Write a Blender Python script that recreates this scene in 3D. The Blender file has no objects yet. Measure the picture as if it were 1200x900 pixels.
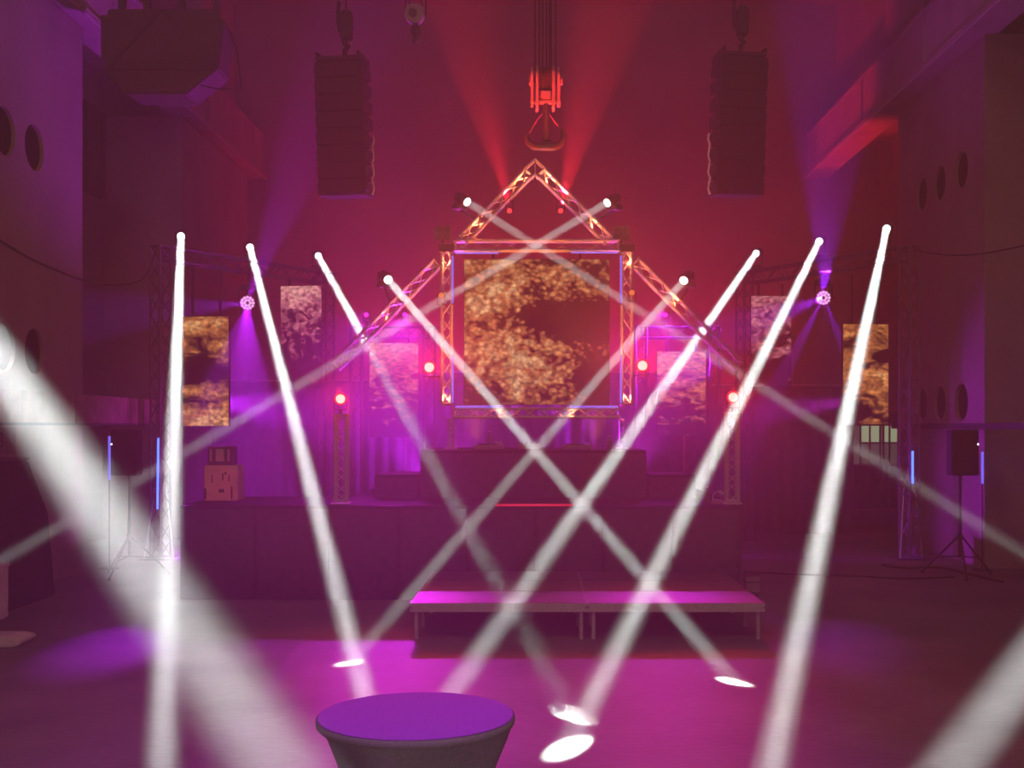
import bpy, bmesh, math, random
from mathutils import Vector, Matrix, Quaternion
random.seed(4)
S = bpy.context.scene
C = S.collection
PI = math.pi
V = Vector

# ------------------------------------------------------------------ camera
CAMH = 2.4
FPX = 1400.0
VPX, VPY = 627.0, 500.0
cam = bpy.data.cameras.new('camera')
cam_o = bpy.data.objects.new('camera', cam)
C.objects.link(cam_o)
cam_o.location = (0, 0, CAMH)
cam_o.rotation_euler = (PI / 2, 0, 0)
cam.sensor_width = 36
cam.lens = FPX / 1200 * 36
cam.shift_x = -(VPX - 600) / 1200
cam.shift_y = (VPY - 450) / 1200
S.camera = cam_o

# ------------------------------------------------------------------ world: dark, filled with stage haze
HAZE = 0.024
wd = bpy.data.worlds.new('hall_air')
S.world = wd
wd.use_nodes = True
wn = wd.node_tree
wn.nodes['Background'].inputs[0].default_value = (0, 0, 0, 1)
hz = wn.nodes.new('ShaderNodeVolumeScatter')
hz.inputs['Density'].default_value = HAZE
hz.inputs['Anisotropy'].default_value = 0.42
wn.links.new(hz.outputs[0], wn.nodes['World Output'].inputs['Volume'])

S.view_settings.view_transform = 'Standard'
S.view_settings.look = 'None'
S.view_settings.gamma = 1
S.view_settings.exposure = 0.0
S.view_settings.use_curve_mapping = False
S.cycles.sample_clamp_indirect = 0.8
S.cycles.max_bounces = 3
S.cycles.volume_bounces = 0
S.cycles.use_light_tree = False


def W(px, py, Y):
    """place in the hall seen at photo pixel px, py at the depth Y"""
    return V(((px - VPX) * Y / FPX, Y, CAMH + (VPY - py) * Y / FPX))


def FL(px, py):
    Y = FPX * CAMH / (py - VPY)
    return W(px, py, Y)


def aim(o, a, b):
    o.location = a
    o.rotation_euler = (V(b) - V(a)).to_track_quat('-Z', 'Y').to_euler()


def spot(name, a, b, ang, col, P, blend=0.4, size=0.05, parent=None):
    l = bpy.data.lights.new(name, 'SPOT')
    l.energy = P
    l.color = col
    l.spot_size = math.radians(ang)
    l.spot_blend = blend
    l.shadow_soft_size = size
    o = bpy.data.objects.new(name, l)
    C.objects.link(o)
    aim(o, a, b)
    if parent:
        o.parent = parent
        o.matrix_parent_inverse = Matrix.Translation(-parent.location)
    return o


def beam(a, b, P, size=0.115, spread=0.75, col=(0.93, 1.0, 0.97), parent=None):
    l = bpy.data.lights.new('beam_lamp', 'AREA')
    l.shape = 'DISK'
    l.size = size
    l.energy = P
    l.color = col
    l.spread = math.radians(spread)
    o = bpy.data.objects.new('beam_lamp', l)
    C.objects.link(o)
    aim(o, a, b)
    if parent:
        o.parent = parent
        o.matrix_parent_inverse = Matrix.Translation(-parent.location)
    return o


RED = (1.0, 0.02, 0.035)
MAG = (1.0, 0.03, 0.55)
MGP = (0.78, 0.025, 0.92)
PUR = (0.56, 0.015, 1.0)
VIO = (0.42, 0.02, 1.0)
AMB = (1.0, 0.22, 0.07)

# added unseen floods behind the stage, reddening the back wall
for sx in (-1, 1):
    spot('wall_fill', V((sx * 2.2, 27.4, 0.4)), V((sx * 1.5, 32, 8.5)), 110, RED, 1800, 0.9)
# another added flood, reddening the upper right wall
spot('wall_fill', V((2.6, 27.5, 0.4)), V((8.05, 28.4, 11.5)), 34, RED, 5000, 0.6)
# added magenta and purple lights hidden behind the risers, colouring the haze
for x, tx, c, P in ((-2.05, -3.4, PUR, 2100), (-1.3, -1.4, MGP, 1100), (1.75, 2.3, MGP, 1300)):
    spot('stage_fill', V((x, 21.3, 1.42)), V((tx, 20.6, 5.4)), 84, c, P * 1.3, 1.0)
# added purple floods hidden behind the outer screens, filling the haze across the stage
spot('side_fill', W(240, 468, 24.6), V((3.0, 20.6, 1.6)), 34, PUR, 9000, 1.0)
spot('side_fill', W(1015, 468, 24.6), V((-2.5, 22.6, 1.8)), 22, MGP, 6000, 1.0)
# violet light from the roof over the standing table
spot('roof_wash', V((-1.0, -1.0, 12.8)), V((-0.5, 6.0, 0)), 32, PUR, 2700, 0.5)
# added dim fill lights high above the camera, lifting the dark walls
for x, P, c in ((-4.5, 240, (1.0, 0.5, 0.42)), (4.5, 240, (1.0, 0.54, 0.46))):
    l = bpy.data.lights.new('hall_fill', 'AREA')
    l.size = 2.0
    l.energy = P
    l.color = c
    o = bpy.data.objects.new('hall_fill', l)
    C.objects.link(o)
    aim(o, V((x, 3.0, 12.5)), V((x * 0.8, 16.0, 2.0)))


# added neutral fill behind the camera, brightening the table skirt
l = bpy.data.lights.new('rear_fill', 'AREA')
l.size = 1.0
l.energy = 120
l.color = (1.0, 0.88, 0.78)
o = bpy.data.objects.new('rear_fill', l)
C.objects.link(o)
aim(o, V((1.5, -3.6, 5.0)), V((-0.5, 5.2, 0.6)))


# ------------------------------------------------------------------ materials
def newmat(name):
    m = bpy.data.materials.new(name)
    m.use_nodes = True
    return m, m.node_tree, m.node_tree.nodes, m.node_tree.nodes['Principled BSDF']


def N(nt, typ, **kw):
    n = nt.nodes.new(typ)
    for k, v in kw.items():
        setattr(n, k, v)
    return n


def plain(name, col, rough=0.6, metal=0.0, var=0.15, scale=6.0, spec=0.4, bump=0.0):
    m, nt, ns, b = newmat(name)
    tc = N(nt, 'ShaderNodeTexCoord')
    nz = N(nt, 'ShaderNodeTexNoise')
    nz.inputs['Scale'].default_value = scale
    nz.inputs['Detail'].default_value = 5
    nt.links.new(tc.outputs['Object'], nz.inputs['Vector'])
    r = N(nt, 'ShaderNodeValToRGB')
    r.color_ramp.elements[0].position = 0.3
    r.color_ramp.elements[1].position = 0.7
    r.color_ramp.elements[0].color = (*[c * (1 - var) for c in col], 1)
    r.color_ramp.elements[1].color = (*[min(1, c * (1 + var)) for c in col], 1)
    nt.links.new(nz.outputs[0], r.inputs[0])
    nt.links.new(r.outputs[0], b.inputs['Base Color'])
    b.inputs['Roughness'].default_value = rough
    b.inputs['Metallic'].default_value = metal
    b.inputs['Specular IOR Level'].default_value = spec
    if bump:
        bp = N(nt, 'ShaderNodeBump')
        bp.inputs['Strength'].default_value = bump
        nt.links.new(nz.outputs[0], bp.inputs['Height'])
        nt.links.new(bp.outputs[0], b.inputs['Normal'])
    return m


def glow(name, col, strength, sampling='NONE'):
    m, nt, ns, b = newmat(name)
    b.inputs['Base Color'].default_value = (0.02, 0.02, 0.02, 1)
    b.inputs['Emission Color'].default_value = (*col, 1)
    b.inputs['Emission Strength'].default_value = strength
    try:
        m.cycles.emission_sampling = sampling
    except Exception:
        pass
    return m


def concrete(name, col, sc=0.5, stain=0.25):
    m, nt, ns, b = newmat(name)
    tc = N(nt, 'ShaderNodeTexCoord')
    n1 = N(nt, 'ShaderNodeTexNoise')
    n1.inputs['Scale'].default_value = sc
    n1.inputs['Detail'].default_value = 8
    n2 = N(nt, 'ShaderNodeTexNoise')
    n2.inputs['Scale'].default_value = 14
    n2.inputs['Detail'].default_value = 6
    nt.links.new(tc.outputs['Object'], n1.inputs['Vector'])
    nt.links.new(tc.outputs['Object'], n2.inputs['Vector'])
    mx = N(nt, 'ShaderNodeMix', data_type='FLOAT')
    mx.inputs[0].default_value = 0.35
    nt.links.new(n1.outputs[0], mx.inputs[2])
    nt.links.new(n2.outputs[0], mx.inputs[3])
    r = N(nt, 'ShaderNodeValToRGB')
    r.color_ramp.elements[0].position = 0.32
    r.color_ramp.elements[1].position = 0.68
    r.color_ramp.elements[0].color = (*[c * (1 - stain) for c in col], 1)
    r.color_ramp.elements[1].color = (*[c * (1 + stain) for c in col], 1)
    nt.links.new(mx.outputs[0], r.inputs[0])
    nt.links.new(r.outputs[0], b.inputs['Base Color'])
    b.inputs['Roughness'].default_value = 0.8
    bp = N(nt, 'ShaderNodeBump')
    bp.inputs['Strength'].default_value = 0.12
    nt.links.new(n2.outputs[0], bp.inputs['Height'])
    nt.links.new(bp.outputs[0], b.inputs['Normal'])
    return m


def floor_mat():
    m, nt, ns, b = newmat('worn_concrete_floor')
    tc = N(nt, 'ShaderNodeTexCoord')
    n1 = N(nt, 'ShaderNodeTexNoise')
    n1.inputs['Scale'].default_value = 0.7
    n1.inputs['Detail'].default_value = 9
    mp = N(nt, 'ShaderNodeMapping')
    mp.inputs['Scale'].default_value = (3.0, 14.0, 1.0)
    mp.inputs['Rotation'].default_value = (0, 0, 0.2)
    n2 = N(nt, 'ShaderNodeTexNoise')
    n2.inputs['Scale'].default_value = 2.2
    n2.inputs['Detail'].default_value = 7
    nt.links.new(tc.outputs['Object'], n1.inputs['Vector'])
    nt.links.new(tc.outputs['Object'], mp.inputs['Vector'])
    nt.links.new(mp.outputs[0], n2.inputs['Vector'])
    mx = N(nt, 'ShaderNodeMix', data_type='FLOAT')
    mx.inputs[0].default_value = 0.45
    nt.links.new(n1.outputs[0], mx.inputs[2])
    nt.links.new(n2.outputs[0], mx.inputs[3])
    r = N(nt, 'ShaderNodeValToRGB')
    r.color_ramp.elements[0].position = 0.3
    r.color_ramp.elements[1].position = 0.72
    r.color_ramp.elements[0].color = (0.075, 0.06, 0.06, 1)
    r.color_ramp.elements[1].color = (0.29, 0.255, 0.25, 1)
    nt.links.new(mx.outputs[0], r.inputs[0])
    nt.links.new(r.outputs[0], b.inputs['Base Color'])
    rr = N(nt, 'ShaderNodeMapRange')
    rr.inputs[3].default_value = 0.42
    rr.inputs[4].default_value = 0.7
    nt.links.new(n2.outputs[0], rr.inputs[0])
    nt.links.new(rr.outputs[0], b.inputs['Roughness'])
    bp = N(nt, 'ShaderNodeBump')
    bp.inputs['Strength'].default_value = 0.15
    nt.links.new(n2.outputs[0], bp.inputs['Height'])
    nt.links.new(bp.outputs[0], b.inputs['Normal'])
    b.inputs['Specular IOR Level'].default_value = 0.35
    return m


def screen_mat(name, seed, cover, low, stretch, strength, pal, blobs=(), speck=0.0):
    """LED picture: sunset cloud streaks; cover sets how much is lit, low thins it to the bottom (negative: to the top)"""
    m, nt, ns, b = newmat(name)
    L = nt.links.new
    tc = N(nt, 'ShaderNodeTexCoord')
    sep = N(nt, 'ShaderNodeSeparateXYZ')
    L(tc.outputs['Generated'], sep.inputs[0])
    mp = N(nt, 'ShaderNodeMapping')
    mp.inputs['Location'].default_value = (seed, seed * 2.1, seed * 0.7)
    mp.inputs['Scale'].default_value = stretch
    L(tc.outputs['Generated'], mp.inputs['Vector'])
    n1 = N(nt, 'ShaderNodeTexNoise')
    n1.inputs['Scale'].default_value = 1.0
    n1.inputs['Detail'].default_value = 7
    n1.inputs['Roughness'].default_value = 0.62
    n1.inputs['Distortion'].default_value = 0.7
    L(mp.outputs[0], n1.inputs['Vector'])
    val = n1.outputs[0]

    def math_(op, a, bb, clamp=False):
        q = N(nt, 'ShaderNodeMath', operation=op)
        q.use_clamp = clamp
        for i, x in enumerate((a, bb)):
            if isinstance(x, (int, float)):
                q.inputs[i].default_value = x
            else:
                L(x, q.inputs[i])
        return q.outputs[0]
    g = math_('MULTIPLY', math_('SUBTRACT', sep.outputs[2], 0.5), low)
    val = math_('ADD', math_('ADD', val, cover), g)
    for (cx, cz, rx, rz, amp) in blobs:
        dx = math_('DIVIDE', math_('SUBTRACT', sep.outputs[0], cx), rx)
        dz = math_('DIVIDE', math_('SUBTRACT', sep.outputs[2], cz), rz)
        d2 = math_('ADD', math_('MULTIPLY', dx, dx), math_('MULTIPLY', dz, dz))
        e = math_('POWER', 2.718, math_('MULTIPLY', d2, -1.0))
        val = math_('ADD', val, math_('MULTIPLY', e, amp))
    if speck:
        vo = N(nt, 'ShaderNodeTexVoronoi')
        vo.inputs['Scale'].default_value = 26
        mp2 = N(nt, 'ShaderNodeMapping')
        mp2.inputs['Scale'].default_value = (1, 0.0, 1.35)
        L(tc.outputs['Generated'], mp2.inputs['Vector'])
        L(mp2.outputs[0], vo.inputs['Vector'])
        sp = math_('SUBTRACT', 0.45, vo.outputs['Distance'])
        val = math_('ADD', val, math_('MULTIPLY', sp, speck))
    r = N(nt, 'ShaderNodeValToRGB')
    els = r.color_ramp.elements
    els[0].position = 0.47
    els[0].color = (0.0, 0.0, 0.0, 1)
    els[1].position = 0.52
    els[1].color = (*pal[0], 1)
    e = els.new(0.64)
    e.color = (*pal[1], 1)
    e = els.new(0.8)
    e.color = (*pal[2], 1)
    L(val, r.inputs[0])
    b.inputs['Base Color'].default_value = (0.012, 0.012, 0.014, 1)
    b.inputs['Roughness'].default_value = 0.5
    L(r.outputs[0], b.inputs['Emission Color'])
    n3 = N(nt, 'ShaderNodeTexNoise')
    n3.inputs['Scale'].default_value = 22 if speck else 9
    n3.inputs['Detail'].default_value = 4
    mp3 = N(nt, 'ShaderNodeMapping')
    mp3.inputs['Scale'].default_value = (1, 0.0, 1.1 if speck else 3.0)
    L(tc.outputs['Generated'], mp3.inputs['Vector'])
    L(mp3.outputs[0], n3.inputs['Vector'])
    mr = N(nt, 'ShaderNodeMapRange')
    mr.inputs[1].default_value = 0.36
    mr.inputs[2].default_value = 0.66
    mr.inputs[3].default_value = strength * 0.42
    mr.inputs[4].default_value = strength * 1.75
    L(n3.outputs[0], mr.inputs[0])
    L(mr.outputs[0], b.inputs['Emission Strength'])
    try:
        m.cycles.emission_sampling = 'NONE'
    except Exception:
        pass
    return m


M = {}
M['floor'] = floor_mat()
M['wall'] = concrete('hall_plaster', (0.30, 0.25, 0.24))
M['pillar'] = concrete('pillar_concrete', (0.36, 0.28, 0.26), 0.8, 0.2)
M['ceil'] = concrete('ceiling_concrete', (0.22, 0.2, 0.2))
M['steel'] = plain('painted_steel', (0.30, 0.25, 0.25), 0.5, 0.2)
M['beam'] = plain('painted_crane_beam', (0.42, 0.35, 0.34), 0.6, 0.0, 0.15, 1.5)
M['dark_steel'] = plain('dark_steel', (0.07, 0.06, 0.065), 0.5, 0.3)
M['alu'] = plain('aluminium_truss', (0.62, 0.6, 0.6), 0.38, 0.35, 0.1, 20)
M['black'] = plain('black_plastic', (0.022, 0.022, 0.024), 0.5)
M['blackmetal'] = plain('black_metal', (0.03, 0.03, 0.032), 0.6, 0.0)
M['grille'] = plain('black_grille', (0.018, 0.018, 0.02), 0.65, 0.0, 0.5, 120, bump=0.4)
M['drape'] = plain('black_molton', (0.045, 0.04, 0.045), 0.95, 0, 0.25, 5, 0.1)
M['backdrop'] = plain('backdrop_molton', (0.17, 0.15, 0.16), 0.95, 0, 0.2, 5, 0.1)
M['skirt'] = plain('stage_skirt_cloth', (0.10, 0.085, 0.095), 0.95, 0, 0.2, 8, 0.1)
M['deck'] = plain('stage_deck_board', (0.13, 0.09, 0.09), 0.5, 0, 0.2, 4)
M['deckdark'] = plain('phenolic_board', (0.035, 0.03, 0.03), 0.9, 0, 0.2, 4, 0.1)
M['rope'] = plain('steel_rope', (0.03, 0.025, 0.025), 0.6, 0.3)
M['hookred'] = plain('red_block_paint', (0.62, 0.30, 0.27), 0.4, 0.1)
M['hook'] = plain('forged_hook_steel', (0.16, 0.10, 0.10), 0.4, 0.4)
M['cabin'] = plain('crane_cab_paint', (0.07, 0.05, 0.05), 0.6, 0.1, 0.2, 3)
M['glassdark'] = plain('dark_glass', (0.015, 0.015, 0.018), 0.12, 0, 0.1, 3, 0.6)
M['void'] = plain('hole_black', (0.012, 0.010, 0.012), 0.95, spec=0.1)  # black that stands for the dark inside openings
M['white'] = plain('white_metal', (0.7, 0.62, 0.64), 0.5)
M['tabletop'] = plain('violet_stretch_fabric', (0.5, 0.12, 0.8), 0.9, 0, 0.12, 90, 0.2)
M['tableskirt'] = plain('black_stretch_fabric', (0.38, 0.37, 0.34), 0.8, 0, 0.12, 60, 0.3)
M['sign'] = plain('sign_plate', (0.22, 0.18, 0.18), 0.6)
M['print'] = plain('black_print', (0.02, 0.015, 0.015), 0.7)
M['rack'] = plain('pale_rack_panel', (0.55, 0.42, 0.36), 0.6)
M['ledge'] = plain('ledge_boards', (0.34, 0.22, 0.2), 0.6, 0, 0.3, 3)
M['cable'] = plain('black_cable', (0.02, 0.018, 0.018), 0.6)
M['head'] = plain('grey_fixture_plastic', (0.13, 0.11, 0.11), 0.6)
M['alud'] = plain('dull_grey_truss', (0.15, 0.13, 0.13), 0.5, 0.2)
M['lensw'] = glow('beam_lens', (0.93, 1.0, 0.98), 4.0)
M['lensr'] = glow('red_lens', (1.0, 0.5, 0.4), 2.2)
M['redhalo'] = glow('red_halo_glow', (1.0, 0.015, 0.02), 1.3)  # glow colour that imitates the red halo around a lamp
M['lensr2'] = glow('dim_red_lens', (1.0, 0.05, 0.06), 1.6)
M['lensp'] = glow('purple_lens', (1.0, 0.45, 0.95), 1.6)
M['lensm'] = glow('added_magenta_lens', (0.9, 0.05, 0.8), 1.2)
M['lensa'] = glow('amber_lens', (1.0, 0.25, 0.06), 0.9)
M['lensoff'] = plain('unlit_lamp_glass', (0.20, 0.16, 0.17), 0.15, 0.3)
M['blue'] = glow('blue_led_tube', (0.05, 0.12, 1.0), 5.0)
M['violet'] = glow('violet_led_tube', (0.16, 0.16, 1.0), 1.3)
M['redled'] = glow('red_led_strip', (1.0, 0.03, 0.08), 0.7)
M['led'] = glow('status_led', (0.85, 0.9, 1.0), 5.0)
M['pane'] = glow('lit_pane', (0.55, 0.75, 0.42), 0.55)
M['pane2'] = glow('dim_pane', (0.5, 0.5, 0.4), 0.12)
PAL = ((0.22, 0.07, 0.02), (0.60, 0.20, 0.045), (0.95, 0.48, 0.17))
PAL2 = ((0.35, 0.09, 0.05), (0.75, 0.22, 0.12), (1.0, 0.45, 0.25))
PAL3 = ((0.30, 0.06, 0.10), (0.65, 0.2, 0.25), (0.95, 0.42, 0.38))
M['scr_mid'] = screen_mat('led_picture_gold_dust', 3.0, 0.03, -0.05, (5, 1, 6), 0.62, ((0.27, 0.08, 0.025), (0.68, 0.25, 0.08), (1.0, 0.60, 0.28)),
                          ((0.78, 0.57, 0.34, 0.13, -0.42), (0.4, 0.3, 0.42, 0.25, 0.2), (0.2, 0.85, 0.4, 0.25, 0.2), (0.95, 0.1, 0.2, 0.25, -0.3), (0.02, 0.05, 0.15, 0.2, -0.25)), 0.30)
M['scr_l1'] = screen_mat('led_picture_clouds_a', 11.0, 0.04, 0.0, (1.5, 1, 8), 0.8, PAL, ((0.4, 0.5, 0.5, 0.12, -0.2), (0.5, 0.05, 0.7, 0.15, 0.2), (0.3, 0.95, 0.6, 0.12, 0.2)))
M['scr_l2'] = screen_mat('led_picture_clouds_b', 5.2, -0.03, 0.28, (4.0, 1, 11), 0.8, PAL3, ((0.5, 0.95, 0.7, 0.15, 0.2),))
M['scr_l3'] = screen_mat('led_picture_clouds_c', 8.1, 0.0, 0.26, (3.0, 1, 15), 0.7, PAL2, ((0.5, 0.95, 0.8, 0.1, 0.2),))
M['scr_r3'] = screen_mat('led_picture_clouds_d', 17.4, 0.02, 0.30, (3.0, 1, 15), 0.7, PAL2, ((0.5, 0.9, 0.8, 0.14, 0.15), (0.5, 0.28, 0.6, 0.04, -0.2)))
M['scr_r2'] = screen_mat('led_picture_clouds_e', 21.7, 0.03, 0.22, (3.2, 1, 12), 0.75, PAL3, ((0.5, 0.2, 0.8, 0.1, -0.25),))
M['scr_r1'] = screen_mat('led_picture_clouds_f', 30.3, 0.10, 0.0, (1.3, 1, 8), 0.9, PAL, ((0.9, 0.68, 0.25, 0.07, -0.3), (0.15, 0.12, 0.35, 0.08, -0.35)))


# ------------------------------------------------------------------ mesh helpers
class MB:
    def __init__(s):
        s.v = []
        s.f = []

    def add(s, vs, fs):
        k = len(s.v)
        s.v += [V(p) for p in vs]
        s.f += [tuple(i + k for i in f) for f in fs]
        return s

    def box(s, a, b):
        x0, y0, z0 = a
        x1, y1, z1 = b
        return s.add([(x0, y0, z0), (x1, y0, z0), (x1, y1, z0), (x0, y1, z0), (x0, y0, z1), (x1, y0, z1), (x1, y1, z1), (x0, y1, z1)],
                     [(0, 3, 2, 1), (4, 5, 6, 7), (0, 1, 5, 4), (1, 2, 6, 5), (2, 3, 7, 6), (3, 0, 4, 7)])

    def obox(s, c, ax, ay, az):
        """box with centre c and half axes"""
        c, ax, ay, az = V(c), V(ax), V(ay), V(az)
        p = [c + sx * ax + sy * ay + sz * az for sz in (-1, 1) for sx, sy in ((-1, -1), (1, -1), (1, 1), (-1, 1))]
        return s.add(p, [(0, 3, 2, 1), (4, 5, 6, 7), (0, 1, 5, 4), (1, 2, 6, 5), (2, 3, 7, 6), (3, 0, 4, 7)])

    def cone(s, a, b, r0, r1, n=12, caps=True):
        a, b = V(a), V(b)
        d = (b - a).normalized()
        u = d.orthogonal().normalized()
        w = d.cross(u)
        p = []
        for q, r in ((a, r0), (b, r1)):
            for i in range(n):
                t = 2 * PI * i / n
                p.append(q + (u * math.cos(t) + w * math.sin(t)) * r)
        fs = [(i, (i + 1) % n, n + (i + 1) % n, n + i) for i in range(n)]
        if caps:
            fs += [tuple(range(n - 1, -1, -1)), tuple(range(n, 2 * n))]
        return s.add(p, fs)

    def cyl(s, a, b, r, n=12):
        return s.cone(a, b, r, r, n)

    def path(s, pts, r, n=8):
        pts = [V(p) for p in pts]
        rs = r if isinstance(r, (list, tuple)) else [r] * len(pts)
        rings = []
        u = None
        for i, p in enumerate(pts):
            d = (pts[min(i + 1, len(pts) - 1)] - pts[max(i - 1, 0)]).normalized()
            if u is None:
                u = d.orthogonal().normalized()
            else:
                u = (u - d * u.dot(d)).normalized()
            w = d.cross(u)
            rings.append([p + (u * math.cos(2 * PI * k / n) + w * math.sin(2 * PI * k / n)) * rs[i] for k in range(n)])
        vs = [q for r_ in rings for q in r_]
        fs = []
        for i in range(len(pts) - 1):
            for k in range(n):
                fs.append((i * n + k, i * n + (k + 1) % n, (i + 1) * n + (k + 1) % n, (i + 1) * n + k))
        fs += [tuple(range(n - 1, -1, -1)), tuple(range((len(pts) - 1) * n, len(pts) * n))]
        return s.add(vs, fs)

    def lathe(s, prof, c=(0, 0, 0), n=48, caps=True):
        c = V(c)
        vs = []
        for r, z in prof:
            for i in range(n):
                t = 2 * PI * i / n
                vs.append(c + V((r * math.cos(t), r * math.sin(t), z)))
        fs = []
        for j in range(len(prof) - 1):
            for i in range(n):
                fs.append((j * n + i, j * n + (i + 1) % n, (j + 1) * n + (i + 1) % n, (j + 1) * n + i))
        if caps:
            fs += [tuple(range(n - 1, -1, -1)), tuple(range((len(prof) - 1) * n, len(prof) * n))]
        return s.add(vs, fs)

    def prism(s, poly, ext):
        """poly: list of 3d points, ext: vector"""
        n = len(poly)
        ext = V(ext)
        vs = [V(p) for p in poly] + [V(p) + ext for p in poly]
        fs = [tuple(range(n - 1, -1, -1)), tuple(range(n, 2 * n))] + [(i, (i + 1) % n, n + (i + 1) % n, n + i) for i in range(n)]
        return s.add(vs, fs)

    def mesh(s, name, mat, smooth=False, bevel=0.0):
        me = bpy.data.meshes.new(name)
        me.from_pydata([tuple(p) for p in s.v], [], s.f)
        bm = bmesh.new()
        bm.from_mesh(me)
        bmesh.ops.recalc_face_normals(bm, faces=bm.faces)
        if bevel:
            bmesh.ops.bevel(bm, geom=list(bm.edges), offset=bevel, segments=2, affect='EDGES', clamp_overlap=True)
        bm.to_mesh(me)
        bm.free()
        me.materials.append(mat)
        if smooth:
            for p in me.polygons:
                p.use_smooth = True
            try:
                me.set_sharp_from_angle(angle=math.radians(40))
            except Exception:
                pass
        return me

    def build(s, name, mat, parent=None, smooth=False, bevel=0.0, loc=None):
        o = bpy.data.objects.new(name, s.mesh(name, mat, smooth, bevel))
        C.objects.link(o)
        if loc is not None:
            o.location = loc
        if parent:
            o.parent = parent
        return o


def tag(o, label=None, cat=None, group=None, kind=None):
    if label:
        o['label'] = label
    if cat:
        o['category'] = cat
    if group:
        o['group'] = group
    if kind:
        o['kind'] = kind
    return o


def thing(name, loc, label, cat, group=None, rz=0.0):
    o = bpy.data.objects.new(name, None)
    o.empty_display_size = 0.2
    C.objects.link(o)
    o.location = loc
    o.rotation_euler = (0, 0, rz)
    return tag(o, label, cat, group)


_brace = {}


def brace(parent, a, b, r, mat):
    a, b = V(a), V(b)
    L = (b - a).length
    key = (round(L, 3), r, mat.name)
    if key not in _brace:
        _brace[key] = MB().cyl((0, 0, 0), (0, 0, L), r, 5).mesh('brace', mat, True)
    o = bpy.data.objects.new('brace', _brace[key])
    C.objects.link(o)
    o.parent = parent
    o.location = a
    o.rotation_euler = (b - a).to_track_quat('Z', 'Y').to_euler()
    return o


def truss(name, parent, a, b, w, n, side, mat=None, rc=0.022, rb=0.014, faces=(0, 1, 2, 3)):
    """box truss from a to b (centre line): four chords and end frames in one mesh, each brace a child"""
    mat = mat or M['alu']
    a, b = V(a), V(b)
    d = (b - a).normalized()
    s_ = V(side)
    s_ = (s_ - d * s_.dot(d)).normalized()
    t = d.cross(s_)
    h = w / 2 - rc
    cr = [s_ * h + t * h, -s_ * h + t * h, -s_ * h - t * h, s_ * h - t * h]
    m = MB()
    for c in cr:
        m.cyl(a + c, b + c, rc, 8)
    for e in (a + d * rc, b - d * rc):
        for i in range(4):
            m.cyl(e + cr[i], e + cr[(i + 1) % 4], rc * 0.8, 6)
    o = m.build(name, mat, parent, True)
    L = (b - a).length
    for fi in faces:
        c0, c1 = cr[fi], cr[(fi + 1) % 4]
        for k in range(n):
            p, q = (c0, c1) if k % 2 == 0 else (c1, c0)
            brace(o, a + d * (L * (k + 0.04) / n) + p, a + d * (L * (k + 0.96) / n) + q, rb, mat)
    return o


# ------------------------------------------------------------------ the hall
tag(MB().box((-9.6, -4, -0.2), (9.6, 32.6, 0)).build('floor', M['floor']), kind='structure')
tag(MB().box((-9.6, 32, 0), (9.6, 32.4, 13.7)).build('wall_back', M['wall']), kind='structure')
tag(MB().box((-9.6, -4.3, 0), (9.6, -4, 13.7)).build('wall_front', M['wall']), kind='structure')
tag(MB().box((-9.6, -4.3, 13.7), (9.6, 32.4, 14.0)).build('ceiling', M['ceil']), kind='structure')
wl = tag(MB().box((-9.6, -4, 0), (-9.2, 32, 13.7)).build('wall_left', M['wall']), kind='structure')
wr = tag(MB().box((9.2, -4, 0), (9.6, 32, 13.7)).build('wall_right', M['wall']), kind='structure')
MB().box((-9.2, -4, 9.9), (-8.05, 32, 13.7)).build('upper_wall', M['wall'], wl)
MB().box((8.05, -4, 9.9), (9.2, 32, 13.7)).build('upper_wall', M['wall'], wr)
for y0, y1 in ((23.4, 26.0),):
    MB().box((7.62, y0, 10.25), (8.05, y1, 13.7)).build('pilaster', M['pillar'], wr, bevel=0.02)
    MB().box((-8.05, y0 + 4, 10.25), (-7.62, y1 + 4, 13.7)).build('pilaster', M['pillar'], wl, bevel=0.02)


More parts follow.
